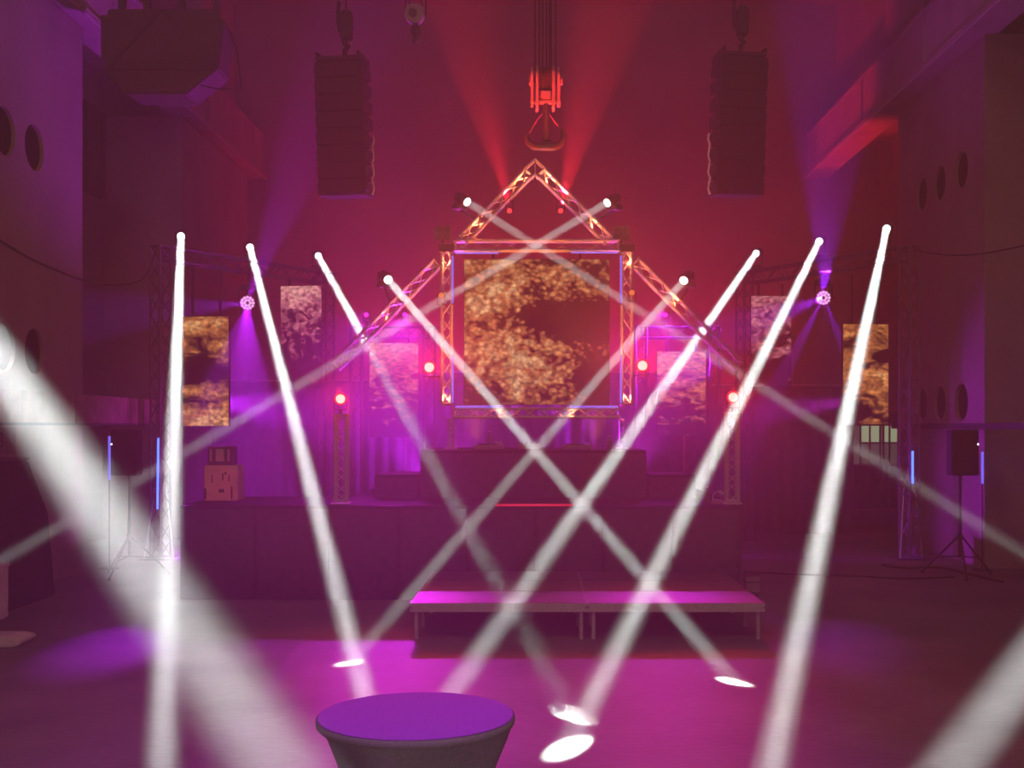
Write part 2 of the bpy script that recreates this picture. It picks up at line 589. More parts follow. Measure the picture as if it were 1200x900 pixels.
def pillar(parent, xi, xo, y0, y1, z1, rows, ys, r=0.344):
    """hall pier whose inner face (x = xi) carries rows of round duct openings"""
    m = MB()
    sgn = 1 if xo > xi else -1
    # outer, front, back, top faces
    m.add([(xi, y0, 0), (xo, y0, 0), (xo, y0, z1), (xi, y0, z1)], [(0, 1, 2, 3)])
    m.add([(xi, y1, 0), (xo, y1, 0), (xo, y1, z1), (xi, y1, z1)], [(0, 1, 2, 3)])
    m.add([(xi, y0, z1), (xo, y0, z1), (xo, y1, z1), (xi, y1, z1)], [(0, 1, 2, 3)])

    def quad(ya, yb, za, zb):
        if yb - ya > 1e-4 and zb - za > 1e-4:
            m.add([(xi, ya, za), (xi, yb, za), (xi, yb, zb), (xi, ya, zb)], [(0, 1, 2, 3)])
    hw = 0.48
    zs = sorted(rows)
    ysr = sorted(ys)
    z = 0.0
    holes = []
    for zc in zs:
        quad(y0, y1, z, zc - hw)
        y = y0
        for yc in ysr:
            quad(y, yc - hw, zc - hw, zc + hw)
            n = 32
            inner, outer = [], []
            for i in range(n):
                t = 2 * PI * i / n + PI / n
                c, s2 = math.cos(t), math.sin(t)
                k = hw / max(abs(c), abs(s2))
                inner.append((xi, yc + r * c, zc + r * s2))
                outer.append((xi, yc + k * c, zc + k * s2))
            back = [(xi + sgn * 0.55, p[1], p[2]) for p in inner]
            m.add(inner + outer + back, [(i, (i + 1) % n, n + (i + 1) % n, n + i) for i in range(n)] +
                  [(i, (i + 1) % n, 2 * n + (i + 1) % n, 2 * n + i) for i in range(n)])
            # corner gaps of the square cell
            for i in range(n):
                a_, b_ = outer[i], outer[(i + 1) % n]
                if abs(abs(a_[1] - yc) - hw) > 1e-6 and abs(abs(b_[1] - yc) - hw) < 1e-6 or abs(abs(a_[1] - yc) - hw) < 1e-6 and abs(abs(b_[1] - yc) - hw) > 1e-6:
                    cy = yc + math.copysign(hw, (a_[1] + b_[1]) / 2 - yc)
                    cz = zc + math.copysign(hw, (a_[2] + b_[2]) / 2 - zc)
                    m.add([a_, b_, (xi, cy, cz)], [(0, 1, 2)])
            holes.append((yc, zc))
            y = yc + hw
        quad(y, y1, zc - hw, zc + hw)
        z = zc + hw
    quad(y0, y1, z, z1)
    o = m.build('pillar', M['pillar'], parent)
    for yc, zc in holes:
        MB().cyl((xi + sgn * 0.06, yc, zc), (xi + sgn * 0.10, yc, zc), r - 0.002, 24).build('hole_shade', M['void'], o)  # black disc puts the shade of the hole into colour
    return o


pillar(wl, -7.5, -9.2, 6.0, 19.8, 9.0, (3.53, 6.58), (13.9, 14.9, 15.9, 16.9, 17.9))
MB().box((-9.2, 25.4, 0), (-7.5, 31.2, 9.0)).build('pillar', M['pillar'], wl, bevel=0.03)
pillar(wr, 7.6, 9.2, 20.2, 25.0, 9.04, (2.84, 6.97), (21.3, 22.45, 23.5), 0.33)
MB().box((7.6, 6.0, 0), (9.2, 11.0, 9.0)).build('pillar', M['pillar'], wr, bevel=0.03)
# dark window high in the left bay
w1 = tag(MB().box((-9.2, 22.6, 7.2), (-9.1, 25.2, 9.0)).build('window_1', M['glassdark']), kind='structure')
for k in range(4):
    MB().box((-9.1, 22.6 + k * 0.85, 7.2), (-9.06, 22.66 + k * 0.85, 9.0)).build('mullion', M['dark_steel'], w1)
# ledge of boards along the left wall
tl = tag(MB().box((-7.5, 9.0, 2.42), (-7.25, 23.0, 2.46)).build('trim_1', M['dark_steel']), kind='structure')
for k in range(7):
    MB().box((-7.47, 9.0 + 2 * k, 2.46), (-7.30 + 0.012 * (k % 2), 10.985 + 2 * k, 2.92)).build('board', M['ledge'], tl, bevel=0.01)
tr = tag(MB().box((7.42, 11.0, 2.36), (7.6, 24.9, 2.46)).build('trim_2', M['dark_steel'], bevel=0.01), kind='structure')


# glazed partition in the right bay, lit behind
d1 = tag(MB().box((7.3, 27.95, 0), (9.2, 28.05, 0.45)).build('door_1', M['dark_steel']), kind='structure')
xs = [7.40, 7.62, 7.84, 8.08, 8.16, 8.30, 8.50, 8.86, 9.14]
for i, x in enumerate(xs):
    MB().box((x - 0.02, 27.96, 0.45), (x + 0.02, 28.04, 2.75)).build('mullion', M['dark_steel'], d1)
for z in (0.98, 1.5, 2.02, 2.44, 2.73):
    MB().box((7.38, 27.97, z - 0.02), (9.16, 28.03, z + 0.02)).build('rail', M['dark_steel'], d1)
for i in range(len(xs) - 1):
    for j, (z0, z1) in enumerate(((0.47, 0.96), (1.0, 1.48), (1.52, 2.0), (2.04, 2.42), (2.46, 2.71))):
        mt = M['pane'] if (j == 3 and i in (1, 2, 4, 5)) else (M['pane2'] if j in (2, 3) else M['glassdark'])
        MB().box((xs[i] + 0.02, 27.99, z0), (xs[i + 1] - 0.02, 28.01, z1)).build('pane', mt, d1)


# ------------------------------------------------------------------ overhead crane
def runway(sx, label):
    t = thing('crane_runway_beam', (sx * 7.5, 14, 9.0), label, 'beam')
    x0 = -sx * 0.3
    m = MB()
    m.box((-0.33, -18, 0.04), (0.33, 18, 0.12))
    m.build('bottom_flange', M['beam'], t, bevel=0.008)
    MB().box((-0.2, -18, 0.12), (0.2, 18, 1.14)).build('web', M['beam'], t)
    MB().box((-0.24, -18, 1.14), (0.24, 18, 1.22)).build('top_flange', M['beam'], t, bevel=0.008)
    MB().box((-0.04, -18, 1.22), (0.04, 18, 1.34)).build('rail', M['dark_steel'], t)
    for k in range(9):
        y = -17 + k * 4.25 - 0.15
        MB().box((-0.24, y, 0.12), (0.24, y + 0.12, 1.14)).build('stiffener', M['beam'], t)
    MB().cyl((x0, -18, 0.02), (x0, 18, 0.02), 0.022, 8).build('conduit', M['alu'], t, True)
    return t


runway(-1, 'long steel crane runway beam along the left wall above the pillars')
runway(1, 'long steel crane runway beam along the right wall above the pillars')

YC = 19.0
t = thing('crane_bridge', (0, YC, 10.34), 'crane bridge girder spanning the hall above the hook', 'girder')
for y in (-1.1, 1.1):
    MB().box((-7.3, y - 0.2, 0.14), (7.3, y + 0.2, 1.3)).build('girder', M['steel'], t, bevel=0.01)
for sx in (-1, 1):
    MB().box((sx * 7.5 - 0.18, -1.6, 0), (sx * 7.5 + 0.18, 1.6, 0.5)).build('end_carriage', M['dark_steel'], t, bevel=0.02)
MB().box((-0.7, -1.3, 1.3), (0.9, 1.3, 1.9)).build('trolley', M['dark_steel'], t, bevel=0.02)

# operator cab
def crane_cab():
    t = thing('crane_cab', (-5.8, 18.6, 7.6), 'boxy crane operator cab hanging at the upper left', 'crane cab')
    k = 18.6 / 1400
    pts = [(126, 10), (252, 10), (262, 26), (255, 80), (218, 110), (148, 110), (122, 80)]
    poly = [W(x, y, 18.6) - t.location for x, y in pts]
    MB().prism(poly, (0, 0.7, 0)).build('cab_shell', M['cabin'], t, bevel=0.025)
    # edge frame along the right side and a lower panel seam
    for a, b in (((262, 26), (255, 80)), ((255, 80), (218, 110)), ((122, 80), (255, 80)), ((148, 110), (122, 80)), ((126, 80), (190, 12)), ((190, 12), (255, 80))):
        MB().cyl(W(*a, 18.57) - t.location, W(*b, 18.57) - t.location, 0.022, 6).build('frame_tube', M['dark_steel'], t)
    MB().box((-0.95, -0.02, 0.5), (0.80, -0.004, 1.2)).build('front_panel', M['cabin'], t)
    for x in (-0.75, -0.35, 0.2, 0.75):
        MB().box((x - 0.05, 0.3, 1.3), (x + 0.05, 0.4, 2.88)).build('hanger', M['dark_steel'], t)
    MB().path([W(264, 26, 18.5) - t.location, W(278, 60, 18.5) - t.location, W(283, 105, 18.5) - t.location, W(258, 105, 18.5) - t.location, W(235, 100, 18.6) - t.location], 0.012, 6).build('grab_rail', M['dark_steel'], t)


crane_cab()


def hook_block():
    b = W(640, 175, YC)
    t = thing('crane_hook', b, 'large red-lit crane hook block hanging over the gate peak', 'crane hook')
    k = YC / 1400

    def q(px, py, dy=0.0):
        return V(((px - 640) * k, dy, (175 - py) * k))
    # cheek plates (edge on) with pins
    for px in (623.5, 629.5, 648.5, 654.5):
        top, bot = (79, 126) if px in (623.5, 654.5) else (77, 131)
        m = MB()
        n = 14
        prof = []
        zc0, zc1, r = q(px, top).z, q(px, bot).z, 0.17
        for i in range(n + 1):
            a = PI * i / n
            prof.append(V((0, math.cos(a) * r, zc0 - r + math.sin(a) * r)))
        for i in range(n + 1):
            a = PI + PI * i / n
            prof.append(V((0, math.cos(a) * r * 0.75, zc1 + r * 0.75 + math.sin(a) * r * 0.75)))
        x = q(px, 0).x
        m.prism([p + V((x - 0.022, 0, 0)) for p in prof], (0.044, 0, 0))
        m.build('cheek_plate', M['hookred'], t)
    MB().cyl(q(620, 94), q(659, 94), 0.045, 16).build('sheave_pin', M['hookred'], t, True)
    for px in (621, 658):
        MB().cyl(q(px - 1.2, 94), q(px + 1.2, 94), 0.085, 16).build('pin_cap', M['hookred'], t, True)
    for i, px in enumerate((633, 637, 641, 645)):
        m = MB()
        x = q(px, 0).x
        m.cone((x - 0.024, 0, q(0, 92).z), (x, 0, q(0, 92).z), 0.2, 0.17, 24)
        m.cone((x, 0, q(0, 92).z), (x + 0.024, 0, q(0, 92).z), 0.17, 0.2, 24)
        m.build('sheave', M['hook'], t, True)
    MB().cyl(q(622, 119), q(657, 119), 0.05, 14).build('crosshead', M['hookred'], t, True)
    MB().box((q(633, 0).x, -0.1, q(0, 117).z), (q(646, 0).x, 0.1, q(0, 108).z)).build('spreader', M['hookred'], t, bevel=0.01)
    for px in (622, 625, 652, 655, 638):
        MB().cyl(q(px, 124, -0.13), q(px, 127, -0.13), 0.010, 8).build('bolt', M['hook'], t)
    # forged ramshorn hook
    MB().path([q(640, 122), q(640, 140), q(640, 165)], [0.045, 0.05, 0.075], 12).build('shank', M['hook'], t, True)
    pts = [(619, 156), (617.5, 161), (619, 167), (625, 171), (633, 172), (640, 171), (647, 172), (654, 171), (659.5, 167), (661, 160), (659, 153), (654.5, 146)]
    rr = [0.02, 0.04, 0.055, 0.065, 0.07, 0.078, 0.07, 0.065, 0.055, 0.045, 0.03, 0.018]
    MB().path([q(*p) for p in pts], rr, 12).build('hook_horns', M['hook'], t, True)
    MB().path([q(620, 157), q(625, 148), q(632, 137), q(636, 134)], 0.012, 6).build('latch', M['hookred'], t, True)
    MB().path([q(656, 150), q(650, 143), q(646, 136), q(643, 134)], 0.012, 6).build('latch', M['hookred'], t, True)
    top = 10.5 - b.z
    for px in (627, 632, 636, 640.5, 644, 646, 651):
        x = q(px, 0).x
        MB().cyl((x, 0.03 if px in (632, 640.5, 646) else -0.03, q(0, 84).z), (x, 0.03 if px in (632, 640.5, 646) else -0.03, top), 0.0125, 6).build('rope', M['rope'], t, True)


hook_block()


def small_hook():
    b = W(487, 50, YC)
    t = thing('auxiliary_hook', b, 'small dark hook block hanging at top between left speaker array and big hook', 'crane hook')
    k = YC / 1400
    q = lambda px, py, dy=0.0: V(((px - 487) * k, dy, (50 - py) * k))
    MB().cyl(q(486, 17, -0.07), q(486, 17, 0.07), 0.155, 24).build('sheave_housing', M['steel'], t, True)
    MB().cyl(q(484, 17, -0.1), q(484, 17, -0.07), 0.07, 20).build('hub', M['dark_steel'], t, True)
    MB().path([q(487, 30), q(487, 36), q(489, 41), q(489, 46), q(486, 49), q(483, 47)], [0.06, 0.075, 0.075, 0.06, 0.05, 0.02], 10).build('hook', M['dark_steel'], t, True)
    for px in (475, 480, 494, 499):
        MB().cyl(q(px, 20), V((q(px, 0).x, 0, 10.5 - b.z)), 0.011, 6).build('rope', M['rope'], t, True)


small_hook()


# ------------------------------------------------------------------ flown speaker arrays
def line_array(sx, label, topx, topy, botx, boty):
    Y = 19.8
    a = W(topx, topy, Y)
    t = thing('line_array', a, label, 'speaker array', 'flown speaker arrays')
    t.rotation_euler = (0, 0, sx * 0.16)
    n = 8
    Ht = (boty - topy) * Y / FPX
    h = Ht / n
    lean = (botx - topx) * Y / FPX
    w = 0.40
    MB().box((-0.37, -0.32, 0.0), (0.37, 0.3, 0.06)).add([], []).box((-0.37, -0.32, 0.06), (-0.33, 0.3, 0.13)).box((0.33, -0.32, 0.06), (0.37, 0.3, 0.13)).box((-0.37, -0.02, 0.1), (0.37, 0.02, 0.15)).build('fly_frame', M['blackmetal'], t, bevel=0.006)
    ang = 0.0
    y, z, x = 0.0, -0.01, 0.0
    for i in range(n):
        ang = math.radians(0.6 * i)
        zc = z - h / 2
        hh = h / 2 - 0.006
        # wedge cabinet: taller at the front, tapering to the rear
        f0, f1 = -0.30 + y, 0.25 + y
        xo = lean * (i + 0.5) / n
        poly = [(f0, -hh), (f0 + 0.02, -hh * 1.0), (f1, -hh * 0.7), (f1, hh * 0.7), (f0 + 0.02, hh), (f0, hh)]
        pts = [V((xo - w, p[0], zc + p[1])) for p in poly]
        c = MB().prism(pts, (2 * w, 0, 0)).build('cabinet', M['black'], t, bevel=0.01)
        MB().box((xo - w + 0.02, f0 - 0.012, zc - hh + 0.012), (xo + w - 0.02, f0 + 0.004, zc + hh - 0.012)).build('grille', M['grille'], c)
        for s2 in (-1, 1):
            # side rigging lug, seen as the scallops along the edge
            MB().cyl((xo + s2 * w, f0 + 0.12, zc + hh * 0.2), (xo + s2 * (w + 0.022), f0 + 0.12, zc + hh * 0.2), hh * 0.6, 12).build('rigging_lug', M['blackmetal'], c)
        z -= h
        y -= math.sin(ang) * h * 0.35
    # hanging cable loops at the inner rear edge
    m = MB()
    pts = []
    for i in range(12):
        pts.append(V((-sx * (w + 0.06 + 0.02 * math.sin(i * 2.1)) + lean, -0.1, -Ht * 0.55 - i * Ht * 0.04)))
    m.path(pts, 0.018, 6)
    m.build('cable_loom', M['alu'], t, True)
    hs = thing('chain_hoist', a + V((0.03, 0, 0.16)), 'black chain hoist holding up the %s speaker array' % ('left' if sx < 0 else 'right'), 'hoist', 'chain hoists over the speaker arrays')
    MB().path([(0, 0, -0.02), (0.0, 0, 0.08), (0.05, 0, 0.14), (0.0, 0, 0.2), (-0.02, 0, 0.26)], [0.03, 0.045, 0.05, 0.045, 0.04], 8).build('hook', M['blackmetal'], hs, True)
    MB().box((-0.07, -0.12, 0.26), (0.12, 0.12, 0.72)).build('motor_body', M['blackmetal'], hs, bevel=0.03)
    MB().path([(-0.1, 0.02, 0.9), (-0.12, 0.02, 0.6), (-0.09, 0.02, 0.42), (-0.06, 0.02, 0.4)], 0.03, 8).build('chain_bag', M['drape'], hs, True)
    MB().cyl((0.02, 0, 0.72), (0.02, 0, 13.7 - hs.location.z), 0.014, 6).build('chain', M['rope'], hs)
    MB().cyl((0.1, 0.1, 0.0), (0.1, 0.1, 0.3), 0.008, 5).build('safety_wire', M['alu'], hs)


line_array(-1, 'tall black flown speaker array at the left of the red back wall', 402, 76, 408, 233)
line_array(1, 'tall black flown speaker array at the right of the red back wall', 866, 71, 860, 232)

# ------------------------------------------------------------------ stage
def stage(name, x0, x1, y0, y1, z, label, panels, sm='skirt'):
    t = thing(name, ((x0 + x1) / 2, y0, 0), label, 'stage')
    ox, oy = (x0 + x1) / 2, y0
    MB().box((x0 - ox, 0.02, z - 0.06), (x1 - ox, y1 - oy, z)).build('deck_board', M['deckdark'], t, bevel=0.008)
    MB().box((x0 - ox, -0.012, z - 0.05), (x1 - ox, 0.02, z - 0.004)).build('edge_profile', M['blackmetal'], t, bevel=0.004)
    n = panels
    wv = (x1 - x0) / n
    zb = 0.0
    for k in range(n):
        m = MB()
        a, b = x0 - ox + k * wv + 0.001, x0 - ox + (k + 1) * wv - 0.001
        seg = 12
        vs = []
        for j in range(seg + 1):
            u = a + (b - a) * j / seg
            yy = 0.008 * math.sin(j * 1.7 + k * 2.0) + (0.012 if j in (0, seg) else 0)
            vs += [V((u, yy, zb)), V((u, yy * 0.5, z - 0.05))]
        m.add(vs, [(2 * j, 2 * j + 2, 2 * j + 3, 2 * j + 1) for j in range(seg)])
        o = m.build('skirt_panel', M[sm], t, True)
        so = o.modifiers.new('thickness', 'SOLIDIFY')
        so.thickness = 0.004
    MB().box((x0 - ox + 0.01, 0.05, 0.0), (x1 - ox - 0.01, 0.06, z - 0.06)).build('leak_block', M['drape'], t)  # unseen sheet added to stop light leaking between the skirt panels
    for x in (x0 - ox + 0.06, x1 - ox - 0.06):
        for y in (0.1, y1 - oy - 0.1):
            MB().cyl((x, y, 0), (x, y, z - 0.06), 0.03, 8).build('leg', M['alu'], t)
    for x in (x0 - ox, x1 - ox):
        MB().box((x - 0.004, 0.02, zb), (x + 0.004, y1 - oy, z - 0.05)).build('side_skirt', M[sm], t)
    return t


ZS = 1.31
stage('main_stage', -2.85, 2.85, 16.55, 22.0, ZS, 'main black-skirted stage below the lit gate', 6)
stage('side_stage', -4.92, -2.87, 16.57, 18.6, ZS, 'black-skirted stage extension at far left carrying the pale rack', 2)
rs = tag(MB().cyl((W(581, 591, 16.5).x, 16.515, ZS + 0.006), (W(672, 591, 16.5).x, 16.515, ZS + 0.006), 0.016, 8).build('red_led_strip', M['redled']), 'glowing red light strip on the front edge of the stage', 'led strip')

def riser(x0, x1, y0, y1, z0, z1, name, label):
    t = thing(name, ((x0 + x1) / 2, y0, z0), label, 'riser')
    w = (x1 - x0) / 2
    MB().box((-w, 0.0, z1 - z0 - 0.05), (w, y1 - y0, z1 - z0)).build('top_board', M['deckdark'], t, bevel=0.006)
    MB().box((-w, 0.012, 0), (w, 0.03, z1 - z0 - 0.05)).build('front_cloth', M['skirt'], t)
    for s2 in (-1, 1):
        MB().box((s2 * w - 0.01, 0.03, 0), (s2 * w + 0.01, y1 - y0, z1 - z0 - 0.05)).build('side_cloth', M['skirt'], t)


riser(-1.75, 1.7, 18.3, 20.6, ZS, 2.04, 'dj_riser', 'tall black riser in the stage middle under the gate')
riser(-2.44, -1.80, 18.2, 19.4, ZS, 1.67, 'side_riser', 'low black step box left of the tall riser')
riser(1.75, 2.44, 18.2, 19.4, ZS, 1.67, 'side_riser', 'low black step box right of the tall riser')

# decks in front of the stage: two across, three deep
ZD = 0.415
rows = ('front', 'middle', 'back')
for i in range(2):
    for j in range(3):
        x0, y0 = -1.41 + 2.0 * i, 13.43 + 1.0 * j
        lab = '%s %s deck of the low six-part platform in front of the stage' % (rows[j], ('left', 'right')[i])
        t = thing('platform_deck', (x0 + 1.0, y0 + 0.5, 0), lab, 'stage deck', 'decks of the low platform')
        MB().box((-0.99, -0.49, ZD - 0.02), (0.99, 0.49, ZD)).build('deck_panel', M['deck'], t, bevel=0.003)
        m = MB()
        m.box((-0.997, -0.497, ZD - 0.10), (0.997, -0.455, ZD - 0.003)).box((-0.997, 0.455, ZD - 0.10), (0.997, 0.497, ZD - 0.003))
        m.box((-0.997, -0.455, ZD - 0.10), (-0.955, 0.455, ZD - 0.003)).box((0.955, -0.455, ZD - 0.10), (0.997, 0.455, ZD - 0.003))
        m.build('edge_frame', M['alu'], t, bevel=0.004)
        for sx in (-1, 1):
            for sy in (-1, 1):
                MB().cyl((sx * 0.93, sy * 0.43, 0), (sx * 0.93, sy * 0.43, ZD - 0.1), 0.024, 10).build('leg', M['alu'], t, True)
        if j == 0:
            for x in (-0.985, 0.985):
                MB().cyl((x, -0.5, ZD - 0.055), (x, -0.498, ZD - 0.045), 0.012, 8).build('corner_bolt', M['dark_steel'], t)

# ------------------------------------------------------------------ gate: towers, beams, peaked roof
YG = 19.5
KG = YG / FPX
gp = lambda px, py, dy=0.0: W(px, py, YG) + V((0, dy, 0)) - V((0, YG, 2.04))
gate = thing('truss_gate', (0, YG, 2.04), 'peaked truss gate framing the big screen on the riser', 'truss gate')
TW = 0.20
truss('tower', gate, gp(523.5, 475), gp(523.5, 286), TW, 11, (1, 0, 0))
truss('tower', gate, gp(734.5, 475), gp(734.5, 286), TW, 11, (1, 0, 0))
truss('top_beam', gate, gp(532, 288), gp(726, 288), TW, 10, (0, 0, 1), rb=0.007)
truss('bottom_beam', gate, gp(531, 484), gp(727, 484), 0.185, 12, (0, 0, 1))
truss('upper_rafter', gate, gp(542, 282), gp(621, 201), TW, 6, (0, 1, 0))
truss('upper_rafter', gate, gp(713.5, 282), gp(633, 201), TW, 6, (0, 1, 0))
truss('lower_rafter', gate, gp(513, 308), gp(393, 430), TW, 9, (0, 1, 0))
truss('lower_rafter', gate, gp(743, 306), gp(866, 430), TW, 9, (0, 1, 0))
# corner block at the peak
pk = MB()
for dy in (-0.09, 0.09):
    pk.path([gp(614, 199, dy), gp(627, 187, dy), gp(640, 199, dy)], 0.019, 8)
    pk.path([gp(623, 209, dy), gp(627, 204, dy), gp(631, 209, dy)], 0.019, 8)
    pk.cyl(gp(627, 187, dy), gp(627, 204, dy), 0.012, 6)
pk.cyl(gp(627, 187, -0.09), gp(627, 187, 0.09), 0.015, 6)
pk.build('peak_corner', M['alu'], gate, True)
for px in (523.5, 734.5):
    MB().box(gp(px - 8.5, 296, -0.11), gp(px + 8.5, 287, 0.11)).build('corner_block', M['dark_steel'], gate, bevel=0.01)
    s2 = 1 if px < 600 else -1
    for q, nb in ((528.5, 5),) if s2 > 0 else ((729, 5),):
        truss('lower_leg', gate, gp(q, 524.8), gp(q, 491), 0.10, 5, (1, 0, 0), rc=0.014, rb=0.006)
        MB().box(gp(q - 7, 525.7, -0.15), gp(q + 7, 524.6, 0.15)).build('base_plate', M['alu'], gate)

# LED tubes on the gate
def tube(px0, py0, px1, py1, Y, mat, label, r=0.013, cat='led tube', group='led tubes'):
    a, b = W(px0, py0, Y), W(px1, py1, Y)
    c = (a + b) / 2
    t = thing('led_tube', c, label, cat, group)
    d = (b - a).normalized()
    MB().cyl(a - c + d * 0.02, b - c - d * 0.02, r, 10).build('diffuser', mat, t, True)
    for e, s2 in ((a, 1), (b, -1)):
        MB().cyl(e - c, e - c + d * s2 * 0.022, r * 1.15, 10).build('end_cap', M['black'], t, True)
    return t


GY = YG - 0.118
for (a, b, c, d, lab) in (
        (532, 296.5, 586, 296.5, 'violet light tube along the top left of the big screen gate'),
        (668, 296, 726, 296, 'violet light tube along the top right of the big screen gate'),
        (530.5, 298, 530.5, 357, 'violet light tube up the inner left post, upper one'),
        (530.5, 416, 530.5, 474, 'violet light tube up the inner left post, lower one'),
        (727.5, 298, 727.5, 357, 'violet light tube up the inner right post, upper one'),
        (727.5, 416, 727.5, 474, 'violet light tube up the inner right post, lower one'),
        (532, 476.5, 588, 476.5, 'violet light tube below the big screen, left one'),
        (666, 476.5, 726, 476.5, 'violet light tube below the big screen, right one')):
    tube(a, b, c, d, GY, M['violet'], lab, 0.012, group='violet tubes around the big screen')


# ------------------------------------------------------------------ LED screens
def screen(px0, py0, px1, py1, Y, mat, label, rz=0.0, hang=None):
    a, b = W(px0, py1, Y), W(px1, py0, Y)
    c = (a + b) / 2
    w, h = b.x - a.x, b.z - a.z
    t = thing('led_screen', V((c.x, Y, a.z)), label, 'led screen', 'led screens around the stage', rz)
    MB().box((-w / 2, 0.0, 0), (w / 2, 0.03, h)).build('picture', mat, t)
    MB().box((-w / 2 - 0.008, 0.006, -0.008), (w / 2 + 0.008, 0.09, h + 0.008)).build('housing', M['black'], t, bevel=0.004)
    for s2 in (-1, 1):
        MB().box((s2 * w * 0.3 - 0.02, 0.03, h), (s2 * w * 0.3 + 0.02, 0.07, h + (hang or 0.1))).build('hanging_bracket', M['blackmetal'], t)
    return t


screen(544, 304, 714, 474, YG + 0.075, M['scr_mid'], 'big square led screen with gold dust inside the gate', hang=0.16)
screen(213, 371, 268.5, 499, 22.3, M['scr_l1'], 'led screen with orange clouds at far left', -0.10, 0.95)
screen(328.5, 335, 377, 455, 24.5, M['scr_l2'], 'led screen with pink sky under the inner end of left truss wing', -0.08, 0.2)
screen(433, 402, 490, 512, 24.6, M['scr_l3'], 'led screen with red cloud streaks left of the gate', 0, 0.12)
screen(770, 412, 827, 510, 24.6, M['scr_r3'], 'led screen with red cloud streaks right of the gate', 0, 0.28)
screen(880, 347, 927.5, 452, 24.5, M['scr_r2'], 'led screen with pink violet clouds under the inner end of right truss wing', 0.08, 0.25)
screen(987.5, 380, 1042, 497, 22.3, M['scr_r1'], 'led screen with orange clouds at far right', 0.10, 0.95)

# ------------------------------------------------------------------ side truss wings
def wing(sx, label):
    A = V((sx * 6.8, 21.7, 0))
    B = V((sx * 4.45, 25.4, 0))
    t = thing('truss_wing', (A.x, A.y, 0), label, 'truss', 'truss wings beside the stage')
    o = V((A.x, A.y, 0))
    d = (B - A).normalized()
    zc = 5.55
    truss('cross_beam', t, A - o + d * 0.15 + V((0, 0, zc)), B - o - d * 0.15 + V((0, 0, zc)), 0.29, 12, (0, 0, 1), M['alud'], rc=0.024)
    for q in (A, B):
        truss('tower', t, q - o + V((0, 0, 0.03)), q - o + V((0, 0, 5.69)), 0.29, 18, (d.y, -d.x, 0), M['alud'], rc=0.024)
        MB().box(q - o + V((-0.3, -0.3, 0)), q - o + V((0.3, 0.3, 0.03))).build('base_plate', M['dark_steel'], t, bevel=0.005)
    for k, (u, v) in enumerate(((0.33, 0.6), (-0.33, 0.5))):
        MB().cyl(V((u * 0.7, -0.2 * k, 0.03)), V((0, 0, 1.3)) + V((u * 0.3, 0, 0)), 0.014, 6).build('stay', M['alu'], t)
    return t, A, B, d


WL = wing(-1, 'left truss wing on two towers carrying beam lights and screens')
WR = wing(1, 'right truss wing on two towers carrying beam lights and screens')

# goal posts for the inner screens
for sx in (-1, 1):
    x0, x1 = sx * 2.2, sx * 3.72
    t = thing('screen_goalpost', (x1, 24.85, 0), 'truss goalpost behind the %s red cloud screen' % ('left' if sx < 0 else 'right'), 'truss', 'goalposts for the inner screens')
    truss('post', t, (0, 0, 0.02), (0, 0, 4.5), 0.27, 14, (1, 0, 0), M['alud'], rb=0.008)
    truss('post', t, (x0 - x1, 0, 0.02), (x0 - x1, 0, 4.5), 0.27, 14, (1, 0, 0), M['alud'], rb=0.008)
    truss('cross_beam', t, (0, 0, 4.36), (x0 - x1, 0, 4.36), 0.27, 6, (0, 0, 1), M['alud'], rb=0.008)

# backdrop curtains: separate lengths of molton
for k, (x0, x1, z1, lab) in enumerate(((-7.2, -2.9, 3.4, 'left length of dark curtain behind the stage'), (-2.85, 3.3, 3.6, 'middle length of dark curtain behind the gate'), (3.35, 7.1, 3.3, 'right length of dark curtain beside the stage'))):
    m = MB()
    n = int((x1 - x0) / 0.05)
    vs = []
    for i in range(n + 1):
        u = i / n
        x = -(x1 - x0) / 2 + (x1 - x0) * u
        y = 0.045 * math.sin(i * 1.05) + 0.02 * math.sin(i * 0.37 + k)
        vs += [V((x, y, 0.01)), V((x, y * 0.6, z1))]
    m.add(vs, [(2 * i, 2 * i + 2, 2 * i + 3, 2 * i + 1) for i in range(n)])
    t = thing('backdrop_curtain', ((x0 + x1) / 2, 26.6, 0), lab, 'curtain', 'backdrop curtains')
    o = m.build('cloth', M['backdrop'], t, True)
    so = o.modifiers.new('thickness', 'SOLIDIFY')
    so.thickness = 0.006
    MB().cyl((-(x1 - x0) / 2, 0, z1 + 0.02), ((x1 - x0) / 2, 0, z1 + 0.02), 0.025, 8).build('curtain_rod', M['alu'], t)
    for x in (-(x1 - x0) / 2 + 0.1, (x1 - x0) / 2 - 0.1):
        MB().cyl((x, 0.08, 0), (x, 0.08, z1 + 0.02), 0.02, 8).build('upright', M['dark_steel'], t)


